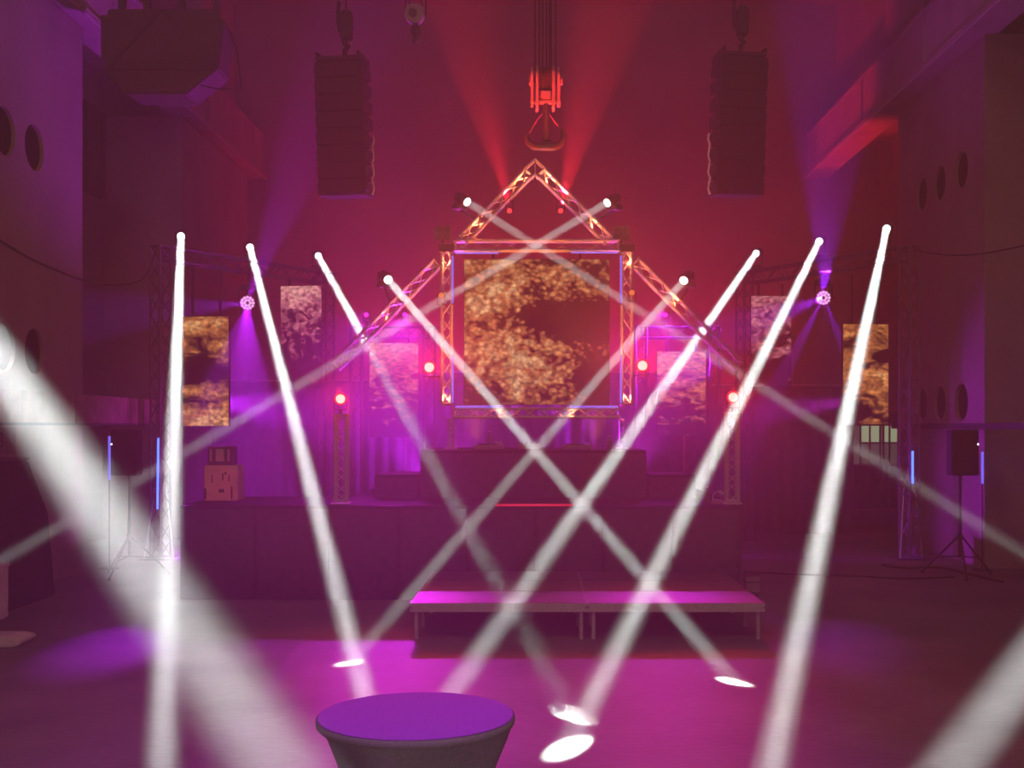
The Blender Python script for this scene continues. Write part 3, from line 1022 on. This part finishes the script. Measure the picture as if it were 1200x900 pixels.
# ------------------------------------------------------------------ moving beam lights
def moving_head(lens, target, label, P, group='moving beam lights', up=False, size=0.13, spread=0.75, drop=0.35, foot=None):
    """moving head: base, yoke, head along the beam, lens. up: hangs from above"""
    lens, target = V(lens), V(target)
    d = (target - lens).normalized()
    z = V((0, 0, 1 if not up else -1))
    side = d.cross(V((0, 0, 1))).normalized()
    hc = lens - d * 0.20
    base = V((hc.x, hc.y, hc.z - z.z * drop))
    t = thing('moving_head_light', base, label, 'stage light', group)
    fw = side.cross(V((0, 0, 1))).normalized()
    MB().obox(z * 0.04, side * 0.11, fw * 0.09, V((0, 0, 0.04))).build('base', M['head'], t, bevel=0.012)
    y = MB()
    rel = hc - base
    y.obox(z * 0.09, side * 0.112, fw * 0.035, V((0, 0, 0.015)))
    for s2 in (-1, 1):
        y.obox(rel * 0.5 + z * 0.09 + side * s2 * 0.10, side * 0.012, fw * 0.03, V((0, 0, abs(rel.z) * 0.5 - 0.04)))
    y.build('yoke', M['head'], t, bevel=0.006)
    h = MB()
    h.cone(rel - d * 0.06, rel + d * 0.08, 0.075, 0.085, 20)
    h.cone(rel + d * 0.08, rel + d * 0.185, 0.085, size * 0.5 + 0.012, 20)
    h.build('head', M['head'], t, True)
    m = MB()
    n = 24
    m.cyl(rel + d * 0.183, rel + d * 0.192, size * 0.5 + 0.004, n)
    m.build('lens', M['lensw'], t, True)
    if foot is not None:
        MB().cyl((0, 0, 0), V(foot) - base, 0.02, 8).build('clamp', M['head'], t)
    beam(lens + d * 0.004, target, P, size, spread, parent=t)
    return t


BP = 14
BEAMS = [
    ((212, 277), 22.25, FL(186, 1000), 'leftmost moving beam light on the left truss wing', 1.0),
    ((293, 290), 23.5, FL(436, 850), 'middle moving beam light on the left truss wing', 1.0),
    ((373, 300), 25.0, FL(671, 838), 'inner moving beam light on the left truss wing', 1.0),
    ((455, 328), 19.5, FL(860, 799), 'moving beam light on the lower left slope of the gate', 0.8),
    ((801, 329), 19.5, FL(410, 777), 'moving beam light on the lower right slope of the gate', 0.5),
    ((886, 297), 25.0, FL(512, 838), 'inner moving beam light on the right truss wing', 1.1),
    ((960, 283), 23.5, FL(666, 876), 'middle moving beam light on the right truss wing', 1.0),
    ((1039, 268), 22.25, FL(885, 985), 'rightmost moving beam light on the right truss wing', 1.1),
    ((548, 237), 19.5, FL(1400, 775), 'moving beam light on the left slope of the gate peak', 0.55),
    ((711, 238), 19.5, FL(-190, 770), 'moving beam light on the right slope of the gate peak', 0.75),
]
for (px, py), Y, tgt, lab, f in BEAMS:
    lp = W(px, py, Y)
    hz_ = (lp - (tgt - lp).normalized() * 0.2).z
    if Y > 20:
        moving_head(lp, tgt, lab, BP * f, drop=hz_ - 5.70)
    else:
        sgn_ = 1 if px < 627 else -1
        ft = {548: (559, 258), 711: (696, 258), 455: (459, 357), 801: (796, 354)}[px]
        moving_head(lp, tgt, lab, BP * f, drop=0.2, foot=W(*ft, YG))
# two more beams from the side walls, close to the camera
for src, tgt, lab, f in ((V((-6.9, 11.15, 5.72)), V((2.74, -2.6, 0.0)), 'moving beam light high on the left wall near the camera', 0.58),
                         (V((7.0, 8.98, 4.93)), V((-1.81, 0.02, 0.0)), 'moving beam light high on the right wall near the camera', 0.6)):
    t = moving_head(src, tgt, lab, BP * f, group='beam lights on the side walls', size=0.12, spread=0.5)
    s2 = -1 if src.x < 0 else 1
    MB().box((min(0, s2 * (7.49 - abs(t.location.x))), -0.05, -0.06), (max(0, s2 * (7.49 - abs(t.location.x))), 0.05, 0.0)).build('wall_arm', M['dark_steel'], t)


# ------------------------------------------------------------------ coloured lamps
def par(pos, target, label, lens, group, r=0.085, L=0.16, stem=None):
    pos, target = V(pos), V(target)
    d = (target - pos).normalized()
    t = thing('par_light', pos, label, 'stage light', group)
    MB().cone(-d * L, -d * 0.02, r * 0.8, r, 18).build('can', M['blackmetal'], t, True)
    MB().cone(-d * 0.02, d * 0.004, r, r * 1.08, 18).build('rim', M['blackmetal'], t, True)
    lo = MB().cyl(-d * 0.012, d * 0.008, r * 0.92, 18).build('lens', M[lens], t, True)
    if lens == 'lensr':
        MB().cone(-d * 0.014, d * 0.012, r * 0.9, r * 1.3, 20).build('halo_ring', M['redhalo'], t, True)  # glowing ring added for the halo round the lens
        lo.location = d * 0.008
    side = d.cross(V((0, 0, 1))).normalized()
    m = MB()
    s_z = 1 if (stem and V(stem).z > 0) else -1
    for s2 in (-1, 1):
        m.obox(-d * 0.08 + side * s2 * (r + 0.015) + V((0, 0, s_z * 0.07)), side * 0.005, d * 0.018, V((0, 0, 0.08)))
    m.obox(-d * 0.08 + V((0, 0, s_z * 0.15)), side * (r + 0.02), d * 0.018, V((0, 0, 0.006)))
    m.build('bracket', M['blackmetal'], t)
    if stem:
        a = -d * 0.08 + V((0, 0, s_z * 0.15))
        MB().cyl(a, V(stem), 0.016, 8).build('stem', M['blackmetal'], t)
    return t


FACE = V((0, 0, 2.4))
RG = 'bright red lamps facing the hall'
# on the gate posts
for px, py, lab, sx in ((503, 430.5, 'bright red lamp beside the left gate post', 1), (753, 428.5, 'bright red lamp beside the right gate post', -1)):
    p = W(px, py, YG - 0.1)
    t = par(p, FACE, lab, 'lensr', RG, 0.085, stem=(sx * 0.18, 0.1, -0.16))
    spot('red_lamp', p + V((0, -0.03, 0)), V((p.x * 0.5, 0, 9.0)), 110, RED, 620, 0.8, parent=t)
# on short totems at the stage corners
for px, py, lab, tl in ((399, 467.5, 'bright red lamp on top of the left stage corner totem', 'short truss totem at the left stage corner'),
                        (859, 465.5, 'bright red lamp on top of the right stage corner totem', 'short truss totem at the right front stage corner')):
    p = W(px, py, 16.8)
    t = par(p, FACE, lab, 'lensr', RG, 0.07, stem=(0, 0.08, -0.23))
    spot('red_lamp', p + V((0, -0.03, 0)), V((p.x * 0.5, 0, 3.0)), 110, RED, 230, 0.8, parent=t)
    spot('hook_fill_ray', p + V((0, -0.03, 0.1)), W(640, 112, YC), 9, RED, 3800, 0.6, 0.03, parent=t)  # extra red spot added at the totem lamp to brighten the hook
    t2 = thing('truss_totem', (p.x, 16.88, ZS), tl, 'truss totem', 'stage corner totems')
    truss('mast', t2, (0, 0, 0.02), (0, 0, p.z - ZS - 0.22), 0.2, 9, (1, 0, 0), rb=0.007)
    MB().box((-0.13, -0.15, 0), (0.13, 0.15, 0.02)).build('base_plate', M['alu'], t2, bevel=0.004)
    MB().box((-0.11, -0.11, p.z - ZS - 0.22), (0.11, 0.11, p.z - ZS - 0.205)).build('head_plate', M['alu'], t2, bevel=0.004)
# red lamps in the peak shooting up
for px, tx, lab, s2 in ((597, 545, 'small red lamp shining up inside the gate peak, left one', -1), (657, 714, 'small red lamp shining up inside the gate peak, right one', 1)):
    p = W(px, 247, YG)
    tgt = W(tx, 0, YG + 0.8)
    t = par(p, W(px, 255, 18.0), lab, 'lensr2', 'small red lamps in the gate peak', 0.045, 0.1, stem=(-s2 * 0.02, 0.02, 0.26))
    spot('red_uplight', p + V((0, -0.02, 0.06)), tgt, 25, RED, 22000, 0.35, 0.02, parent=t)
# added lamps on the goalposts, a source for the back light on the dance floor
for x, tx, ty, P, c, lab in ((-2.7, -1.6, 10.0, 3000, MGP, 'added small magenta lamp on the left goalpost near the gate'), (2.7, 0.2, 10.2, 1600, MGP, 'added small magenta lamp on the right goalpost near the gate'),
                             (-3.5, -3.2, 10.4, 900, PUR, 'added small violet lamp on the outer end of the left goalpost')):
    p = V((x, 24.78, 4.72))
    tgt = V((tx, ty, 0))
    t = par(p, tgt, lab, 'lensm', 'added lamps on the goalposts', 0.06, 0.12, stem=(0, 0.06, -0.22))
    spot('floor_wash', p + (tgt - p).normalized() * 0.02, tgt, 30, c, P * 0.95, 0.9, 0.14, parent=t)
# amber lamps on the gate towers
for px, py, lab in ((517, 346, 'small amber lamp on the left gate tower'), (740.5, 343, 'small amber lamp on the right gate tower')):
    par(W(px, py, YG - 0.16), FACE, lab, 'lensa', 'amber lamps on the gate towers', 0.05, 0.1, stem=(0.06 if px < 600 else -0.06, 0.06, -0.12))
# four-cell blinders on the tower tops, switched off
for px, lab in ((519, 'unlit four-cell blinder on top of the left gate tower'), (728, 'unlit four-cell blinder on top of the right gate tower')):
    c = W(px, 286.8, YG)
    t = thing('blinder', c, lab, 'stage light', 'four-cell blinders')
    MB().box((-0.145, -0.05, 0.165), (0.145, 0.03, 0.185)).box((-0.012, -0.05, 0.05), (0.012, 0.03, 0.29)).build('frame', M['head'], t)
    MB().box((-0.02, -0.02, 0), (0.02, 0.02, 0.08)).build('foot', M['blackmetal'], t)
    for dx in (-0.072, 0.072):
        for dz in (0.115, 0.235):
            o = MB().cone((dx, -0.05, dz), (dx, -0.075, dz), 0.06, 0.068, 16).build('lamp_cell', M['steel'], t, True)
            MB().cyl((dx, -0.078, dz), (dx, -0.076, dz), 0.055, 16).build('lamp_glass', M['lensoff'], o, True)

# purple multi-lens heads under the wings
for px, py, Y, lab, rays in (
        (290, 355, 23.4, 'round purple wash light under the left truss wing',
         (((60, 375), 24, VIO, 4200), ((285, 640), 36, PUR, 12000), ((355, 180), 22, PUR, 5000))),
        (965, 349, 23.4, 'round purple wash light under the right truss wing',
         (((830, 400), 32, VIO, 12000), ((975, 150), 30, VIO, 8000), ((1010, 460), 12, VIO, 6000), ((875, 520), 12, VIO, 6000)))):
    p = W(px, py, Y)
    d = (FACE - p).normalized()
    t = thing('wash_light', p, lab, 'stage light', 'purple wash lights')
    MB().cone(-d * 0.26, -d * 0.0, 0.10, 0.145, 24).build('head', M['blackmetal'], t, True)
    MB().cyl(-d * 0.005, d * 0.006, 0.145, 24).build('bezel', M['blackmetal'], t, True)
    side = d.cross(V((0, 0, 1))).normalized()
    upv = side.cross(d).normalized()
    for k in range(19):
        if k == 0:
            q = V((0, 0, 0))
        elif k < 7:
            q = (side * math.cos(k * PI / 3) + upv * math.sin(k * PI / 3)) * 0.056
        else:
            q = (side * math.cos(k * PI / 6) + upv * math.sin(k * PI / 6)) * 0.112
        MB().cyl(q + d * 0.004, q + d * 0.016, 0.027, 12).build('lens', M['lensp'] if k else M['lensoff'], t, True)
    y = MB()
    for s2 in (-1, 1):
        y.obox(-d * 0.12 + side * s2 * 0.165 + V((0, 0, 0.1)), side * 0.015, d * 0.04, V((0, 0, 0.14)))
    y.obox(-d * 0.12 + V((0, 0, 0.25)), side * 0.18, d * 0.06, V((0, 0, 0.02)))
    y.build('yoke', M['blackmetal'], t)
    MB().box((-0.13, -0.05, 0.27), (0.13, 0.2, 0.36)).build('base', M['blackmetal'], t, bevel=0.01)
    MB().cyl((0, 0.08, 0.36), (0, 0.08, 5.42 - p.z), 0.025, 8).build('clamp', M['blackmetal'], t)
    for (rx, ry), ang, col, P in rays:
        spot('purple_ray', p + d * 0.05, W(rx, ry, Y + (1.2 if rx == 830 else -0.9)), ang, col, P, 0.45, 0.03, parent=t)
    fx = FL(132, 757) if px < 600 else FL(990, 752)
    spot('purple_floor_ray', p + d * 0.05, fx, 8 if px < 600 else 9, PUR, 5500 if px < 600 else 350, 1.0, 0.03, parent=t)

# warm toners inside the gate trusses
for px, py, P in ((523.5, 306, 16), (523.5, 466, 13), (734.5, 306, 18), (734.5, 466, 13), (612, 211, 14), (642, 211, 14), (560, 263, 12), (695, 263, 12), (585, 484, 9), (670, 484, 9), (790, 353, 9), (450, 372, 6)):
    p = W(px, py, YG)
    l = bpy.data.lights.new('truss_toner', 'POINT')
    l.energy = P
    l.color = AMB
    l.shadow_soft_size = 0.03
    o = bpy.data.objects.new('truss_toner', l)
    C.objects.link(o)
    o.location = p - gate.location
    o.parent = gate

for sx in (-1, 1):
    spot('amber_fill', V((sx * 0.9, 18.45, 2.12)), V((sx * 1.3, YG, 5.6)), 62, AMB, 950, 0.7)  # amber spots without fixtures, added to light the gate trusses

# ------------------------------------------------------------------ blue tubes at the sides
tube(185.5, 512, 184.5, 598, 21.45, M['blue'], 'tall blue light tube on the left truss tower', 0.018, group='blue tubes at the sides')
tube(1069.5, 527, 1069.5, 568, 21.45, M['blue'], 'short blue light tube on the right truss tower', 0.02, group='blue tubes at the sides')


def reflection_tube(x, y, z0, z1, label):  # glowing tube put in place of a soft blue reflection
    t = thing('blue_reflection', (x, y, 0), label, 'led tube', 'blue tubes at the sides')
    MB().cyl((0, 0, z0), (0, 0, z1), 0.02, 10).build('diffuser', M['violet'], t, True)
    MB().cyl((0, 0, 0.02), (0, 0, z0), 0.012, 8).build('pole', M['blackmetal'], t)
    MB().cyl((0, 0, 0), (0, 0, 0.025), 0.16, 20).build('foot', M['blackmetal'], t)


reflection_tube(-7.18, 20.15, 1.5, 2.24, 'faint blue tube added for a blue reflection beside the left tripod speaker')
reflection_tube(7.47, 19.95, 1.45, 1.98, 'faint blue tube added for a blue reflection beside the right tripod speaker')


# ------------------------------------------------------------------ tripod speakers
def tripod_speaker(x, y, sx, label_s, label_p):
    t = thing('speaker_tripod', (x, y, 0), label_s, 'stand', 'speaker tripods')
    MB().cyl((0, 0, 0.35), (0, 0, 1.60), 0.02, 10).build('pole', M['blackmetal'], t)
    MB().cyl((0, 0, 0.30), (0, 0, 0.95), 0.027, 10).build('outer_tube', M['blackmetal'], t)
    MB().cyl((0, 0, 0.58), (0, 0, 0.68), 0.042, 10).build('collar', M['blackmetal'], t)
    for k in range(3):
        a = 2 * PI * k / 3 + 0.35
        f = V((math.cos(a) * 0.62, math.sin(a) * 0.62, 0.02))
        o = MB().cyl(V((math.cos(a) * 0.04, math.sin(a) * 0.04, 0.63)), f, 0.016, 8).build('leg', M['blackmetal'], t)
        MB().cyl(V((0, 0, 0.32)), f * 0.55 + V((0, 0, 0.27)), 0.010, 6).build('brace', M['blackmetal'], t)
        MB().cyl(f - V((0, 0, 0.02)), f + V((0, 0, 0.03)), 0.024, 8).build('rubber_foot', M['black'], o)
    s = thing('tripod_loudspeaker', (x, y, 1.62), label_p, 'loudspeaker', 'loudspeakers on tripods', sx * 0.1)
    w = 0.225
    poly = [(-w, -0.2), (w, -0.2), (w * 0.95, 0.0), (w * 0.6, 0.2), (-w * 0.6, 0.2), (-w * 0.95, 0.0)]
    MB().prism([V((p[0], p[1], 0)) for p in poly], (0, 0, 0.73)).build('cabinet', M['black'], s, bevel=0.015)
    MB().box((-w + 0.02, -0.21, 0.03), (w - 0.02, -0.198, 0.70)).build('grille', M['grille'], s)
    MB().cyl((sx * 0.2, -0.216, 0.50), (sx * 0.2, -0.208, 0.50), 0.013, 10).build('status_light', M['led'], s)
    MB().cyl((0, 0, -0.02), (0, 0, 0.02), 0.03, 10).build('pole_socket', M['blackmetal'], s)


tripod_speaker(6.83, 19.2, 1, 'black tripod under the right-hand loudspeaker', 'black loudspeaker on a tripod by the right wall')
tripod_speaker(-6.52, 19.2, -1, 'black tripod under the left-hand loudspeaker', 'black loudspeaker on a tripod by the left wall')

# ------------------------------------------------------------------ foreground table
def cocktail_table():
    p = W(487.5, 836, 5.2)
    t = thing('cocktail_table', (p.x, p.y, 0), 'round standing table in dark stretch cover with violet top', 'table')
    R = 0.427
    H = p.z
    prof = [(R * 0.985, H - 0.012), (R * 0.995, H - 0.006), (R * 0.985, H - 0.001), (R * 0.95, H + 0.001)]
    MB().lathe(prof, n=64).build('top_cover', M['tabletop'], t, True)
    sk = [(R * 0.99, H - 0.010), (R * 1.003, H - 0.022), (R * 0.985, H - 0.045), (0.40, H - 0.09), (0.355, H - 0.20), (0.30, H - 0.34), (0.245, H - 0.55), (0.235, H - 0.7), (0.26, H - 0.85), (0.31, H - 1.0), (0.36, H - 1.10), (0.375, 0.02)]
    n = 64
    m = MB()
    vs = []
    for j, (r, z) in enumerate(sk):
        for i in range(n):
            a = 2 * PI * i / n
            pull = 1.0
            if 3 <= j:
                k = abs(math.cos(2 * a + 0.5))
                pull = 0.93 + 0.09 * k ** 3
            vs.append(V((r * pull * math.cos(a), r * pull * math.sin(a), z)))
    fs = []
    for j in range(len(sk) - 1):
        for i in range(n):
            fs.append((j * n + i, j * n + (i + 1) % n, (j + 1) * n + (i + 1) % n, (j + 1) * n + i))
    m.add(vs, fs)
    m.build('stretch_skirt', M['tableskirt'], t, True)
    m = MB()
    m.lathe([(R * 1.004, H - 0.008), (R * 1.010, H - 0.02), (R * 1.004, H - 0.038), (R * 0.995, H - 0.042)], n=64, caps=False)
    m.build('hem_band', M['tableskirt'], t, True)
    MB().cyl((0, 0, 0.02), (0, 0, H - 0.02), 0.04, 12).build('post', M['dark_steel'], t)
    for k in range(4):
        a = PI / 2 * k + 0.5
        MB().obox((math.cos(a) * 0.18, math.sin(a) * 0.18, 0.015), V((math.cos(a), math.sin(a), 0)) * 0.17, V((-math.sin(a), math.cos(a), 0)) * 0.03, (0, 0, 0.015)).build('foot', M['dark_steel'], t)


cocktail_table()

# ------------------------------------------------------------------ left side: draped counter, pale heater, gate sign
t = thing('draped_counter', (-7.15, 14.0, 0), 'long dark draped counter along the left wall', 'counter')
m = MB()
poly = [(11.0 - 14, 0.0), (17.0 - 14, 0.0), (16.75 - 14, 1.2), (16.1 - 14, 1.95), (11.0 - 14, 1.95)]
m.prism([V((-0.33, p[0], p[1])) for p in poly], (0.66, 0, 0))
m.build('drape', M['drape'], t, bevel=0.03)
MB().box((-0.36, -3.02, 1.95), (0.36, 2.05, 1.985)).build('counter_top', M['dark_steel'], t, bevel=0.01)

sg = thing('gate_number_sign', (-7.22, 16.2, 2.17), 'dark number 3 sign plate on the left wall', 'sign')
MB().box((-0.02, -0.4, -0.15), (0.0, 0.42, 0.22)).build('plate', M['sign'], sg, bevel=0.004)
MB().box((-0.28, -0.3, -0.06), (-0.02, -0.2, 0.1)).build('wall_bracket', M['dark_steel'], sg)
fc = bpy.data.curves.new('numeral', 'FONT')
fc.body = '3'
fc.size = 0.30
fc.extrude = 0.002
fo = bpy.data.objects.new('numeral_source', fc)
C.objects.link(fo)
bpy.context.view_layer.update()
nm = bpy.data.meshes.new_from_object(fo.evaluated_get(bpy.context.evaluated_depsgraph_get()))
bpy.data.objects.remove(fo)
nm.materials.clear()
nm.materials.append(M['print'])
no = bpy.data.objects.new('numeral', nm)
C.objects.link(no)
no.parent = sg
no.location = (0.004, -0.12, -0.05)
no.rotation_euler = (PI / 2, 0, PI / 2)

t = thing('white_heater', (-6.02, 13.2, 0), 'pale perforated metal heater on a flat foot at the left picture edge', 'heater')
MB().box((-0.42, -0.12, 0.27), (0.145, 0.14, 0.86)).build('casing', M['white'], t, bevel=0.02)
MB().box((-0.43, -0.13, 0.84), (0.155, 0.15, 0.875)).build('top_rim', M['white'], t, bevel=0.008)
for k in range(9):
    MB().box((-0.35, -0.128, 0.33 + k * 0.055), (0.125, -0.119, 0.352 + k * 0.055)).build('vent_slot', M['void'], t)
m = MB()
m.prism([V((-0.5, -0.22, 0.0)), V((0.36, -0.22, 0.0)), V((0.43, -0.22, 0.04)), V((0.43, -0.22, 0.085)), V((0.30, -0.22, 0.11)), V((-0.5, -0.22, 0.11))], (0, 0.42, 0))
m.build('foot', M['white'], t, bevel=0.012)
MB().box((-0.2, -0.03, 0.1), (-0.1, 0.03, 0.3)).build('stand_post', M['white'], t)

# ------------------------------------------------------------------ things on the stage
rk = thing('equipment_rack', (W(258, 592, 17.6).x, 17.6, ZS), 'pale red-lit equipment rack with dark slots on the left stage', 'rack')
MB().box((-0.24, 0, 0), (0.26, 0.4, 0.52)).build('case', M['rack'], rk, bevel=0.01)
MB().box((-0.19, 0.02, 0.52), (0.16, 0.38, 0.80)).build('upper_case', M['dark_steel'], rk, bevel=0.01)
for x, z, w, h in ((0.02, 0.12, 0.08, 0.05), (0.17, 0.02, 0.02, 0.2), (-0.22, 0.02, 0.03, 0.16), (0.04, 0.3, 0.02, 0.1), (0.13, 0.28, 0.015, 0.1), (-0.12, 0.26, 0.015, 0.12), (0.08, 0.38, 0.03, 0.04)):
    MB().box((x - w / 2, -0.008, z), (x + w / 2, 0.002, z + h)).build('slot', M['void'], rk)
for x, w in ((-0.14, 0.03), (-0.01, 0.12), (0.12, 0.03)):
    MB().box((x - w / 2, 0.01, 0.58), (x + w / 2, 0.022, 0.76)).build('module', M['rack'], rk)
spot('rack_lamp', rk.location + V((0.05, -0.75, 0.15)), rk.location + V((0.0, 0.0, 0.25)), 60, (1.0, 0.10, 0.05), 5, 0.6, 0.03)

def bottle(px, Y, z, h, label):
    c = W(px, 500, Y)
    t = thing('bottle', (c.x, Y, z), label, 'bottle')
    MB().lathe([(0.001, 0), (0.036, 0.0), (0.038, 0.02), (0.038, h * 0.55), (0.015, h * 0.72), (0.014, h * 0.92)], n=16).build('body', M['lensoff'], t, True)
    MB().lathe([(0.017, h * 0.92), (0.017, h)], n=12).build('cap', M['white'], t, True)


bottle(574, 18.72, 2.134, 0.20, 'small bottle standing on the turntable on the tall riser')
bottle(714, 18.6, 2.04, 0.22, 'slim bottle near the right post of the gate')
bottle(829, 17.0, ZS, 0.24, 'small bottle at the right front edge of the stage')


def dj(px, w, h, d, label, name, knobs):
    c = W(px, 500, 18.75)
    t = thing(name, (c.x, 18.75, 2.04), label, 'dj gear')
    MB().box((-w / 2, -d / 2, 0.012), (w / 2, d / 2, h)).build('body', M['steel'], t, bevel=0.006)
    for sx in (-1, 1):
        for sy in (-1, 1):
            MB().cyl((sx * (w / 2 - 0.04), sy * (d / 2 - 0.04), 0), (sx * (w / 2 - 0.04), sy * (d / 2 - 0.04), 0.014), 0.02, 8).build('foot', M['black'], t)
    if knobs == 'platter':
        MB().cyl((-0.03, 0, h), (-0.03, 0, h + 0.018), 0.15, 28).build('platter', M['blackmetal'], t, True)
        MB().path([(w / 2 - 0.05, 0.12, h + 0.03), (w / 2 - 0.06, -0.02, h + 0.035), (w / 2 - 0.13, -0.1, h + 0.03)], 0.006, 6).build('tonearm', M['alu'], t, True)
        MB().cyl((w / 2 - 0.05, 0.12, h), (w / 2 - 0.05, 0.12, h + 0.035), 0.02, 10).build('arm_pivot', M['alu'], t)
    else:
        for i in range(4):
            for j in range(3):
                MB().cyl((-w / 2 + 0.05 + i * (w - 0.1) / 3, -0.1 + j * 0.08, h), (-w / 2 + 0.05 + i * (w - 0.1) / 3, -0.1 + j * 0.08, h + 0.02), 0.012, 8).build('knob', M['black'], t)


dj(573, 0.46, 0.075, 0.36, 'turntable at the left on the tall riser', 'turntable', 'platter')
dj(620, 0.34, 0.09, 0.36, 'mixer in the middle of the tall riser', 'mixer', 'knobs')
dj(676, 0.46, 0.075, 0.36, 'turntable at the right on the tall riser', 'turntable', 'platter')

t = thing('gooseneck_lamp', (W(839, 592, 16.9).x, 16.85, ZS), 'small gooseneck device at the right stage edge', 'lamp')
MB().box((-0.07, -0.06, 0), (0.09, 0.06, 0.06)).build('base', M['steel'], t, bevel=0.01)
MB().path([(-0.05, 0, 0.06), (-0.05, 0, 0.12), (-0.01, 0, 0.17), (0.05, 0, 0.17)], 0.010, 8).build('neck', M['alu'], t, True)
MB().cone((0.03, 0, 0.18), (0.09, 0, 0.14), 0.022, 0.03, 12).build('head', M['alu'], t, True)

# low flight case by the right end of the stage
t = thing('flight_case', (3.08, 17.0, 0), 'small dark flight case on the floor right of the stage', 'case')
MB().box((-0.1, -0.12, 0.03), (0.1, 0.12, 0.30)).build('body', M['steel'], t, bevel=0.01)
for z in (0.05, 0.2, 0.29):
    MB().box((-0.105, -0.125, z - 0.01), (0.105, 0.125, z + 0.01)).build('edge_rail', M['dark_steel'], t)
for sx in (-1, 1):
    for sy in (-1, 1):
        MB().cyl((sx * 0.07, sy * 0.09, 0), (sx * 0.07, sy * 0.09, 0.04), 0.025, 8).build('foot', M['black'], t)

# ------------------------------------------------------------------ cables
def cable(pts, r, label, sag=0.0):
    P = [V(p) for p in pts]
    out = []
    n = 12
    for i in range(len(P) - 1):
        p0, p1, p2, p3 = P[max(i - 1, 0)], P[i], P[i + 1], P[min(i + 2, len(P) - 1)]
        for k in range(n):
            u = k / n
            out.append(0.5 * ((2 * p1) + (-p0 + p2) * u + (2 * p0 - 5 * p1 + 4 * p2 - p3) * u * u + (-p0 + 3 * p1 - 3 * p2 + p3) * u ** 3))
    out.append(P[-1])
    o0 = out[0].copy()
    o = MB().path([p - o0 for p in out], r, 6).build('cable', M['cable'], None, True)
    o.location = o0
    return tag(o, label, 'cable')


cable([(-7.46, 15.0, 5.22), (-7.46, 16.8, 4.98), (-7.47, 18.2, 4.86), (-7.3, 19.9, 4.78), (-7.0, 21.2, 5.0), (-6.85, 21.6, 5.6)], 0.014, 'black cable sagging along the left wall to the truss')
cable([(6.85, 21.6, 5.6), (7.2, 21.0, 5.42), (7.58, 20.3, 5.34), (7.9, 18.8, 5.3), (8.5, 17.0, 5.4), (9.15, 16.0, 5.5)], 0.014, 'black cable sagging from the right truss to the wall')
fl = lambda px, py, z=0.014: V((FL(px, py).x, FL(px, py).y, z))
cable([fl(872, 671), fl(930, 674), fl(1000, 676), fl(1060, 679), fl(1118, 677)], 0.016, 'black cable lying on the floor toward the right tripod')
cable([fl(1034, 663), fl(1062, 667), fl(1100, 666), fl(1140, 675), fl(1175, 683)], 0.022, 'thick black cable on the floor around the right truss tower')
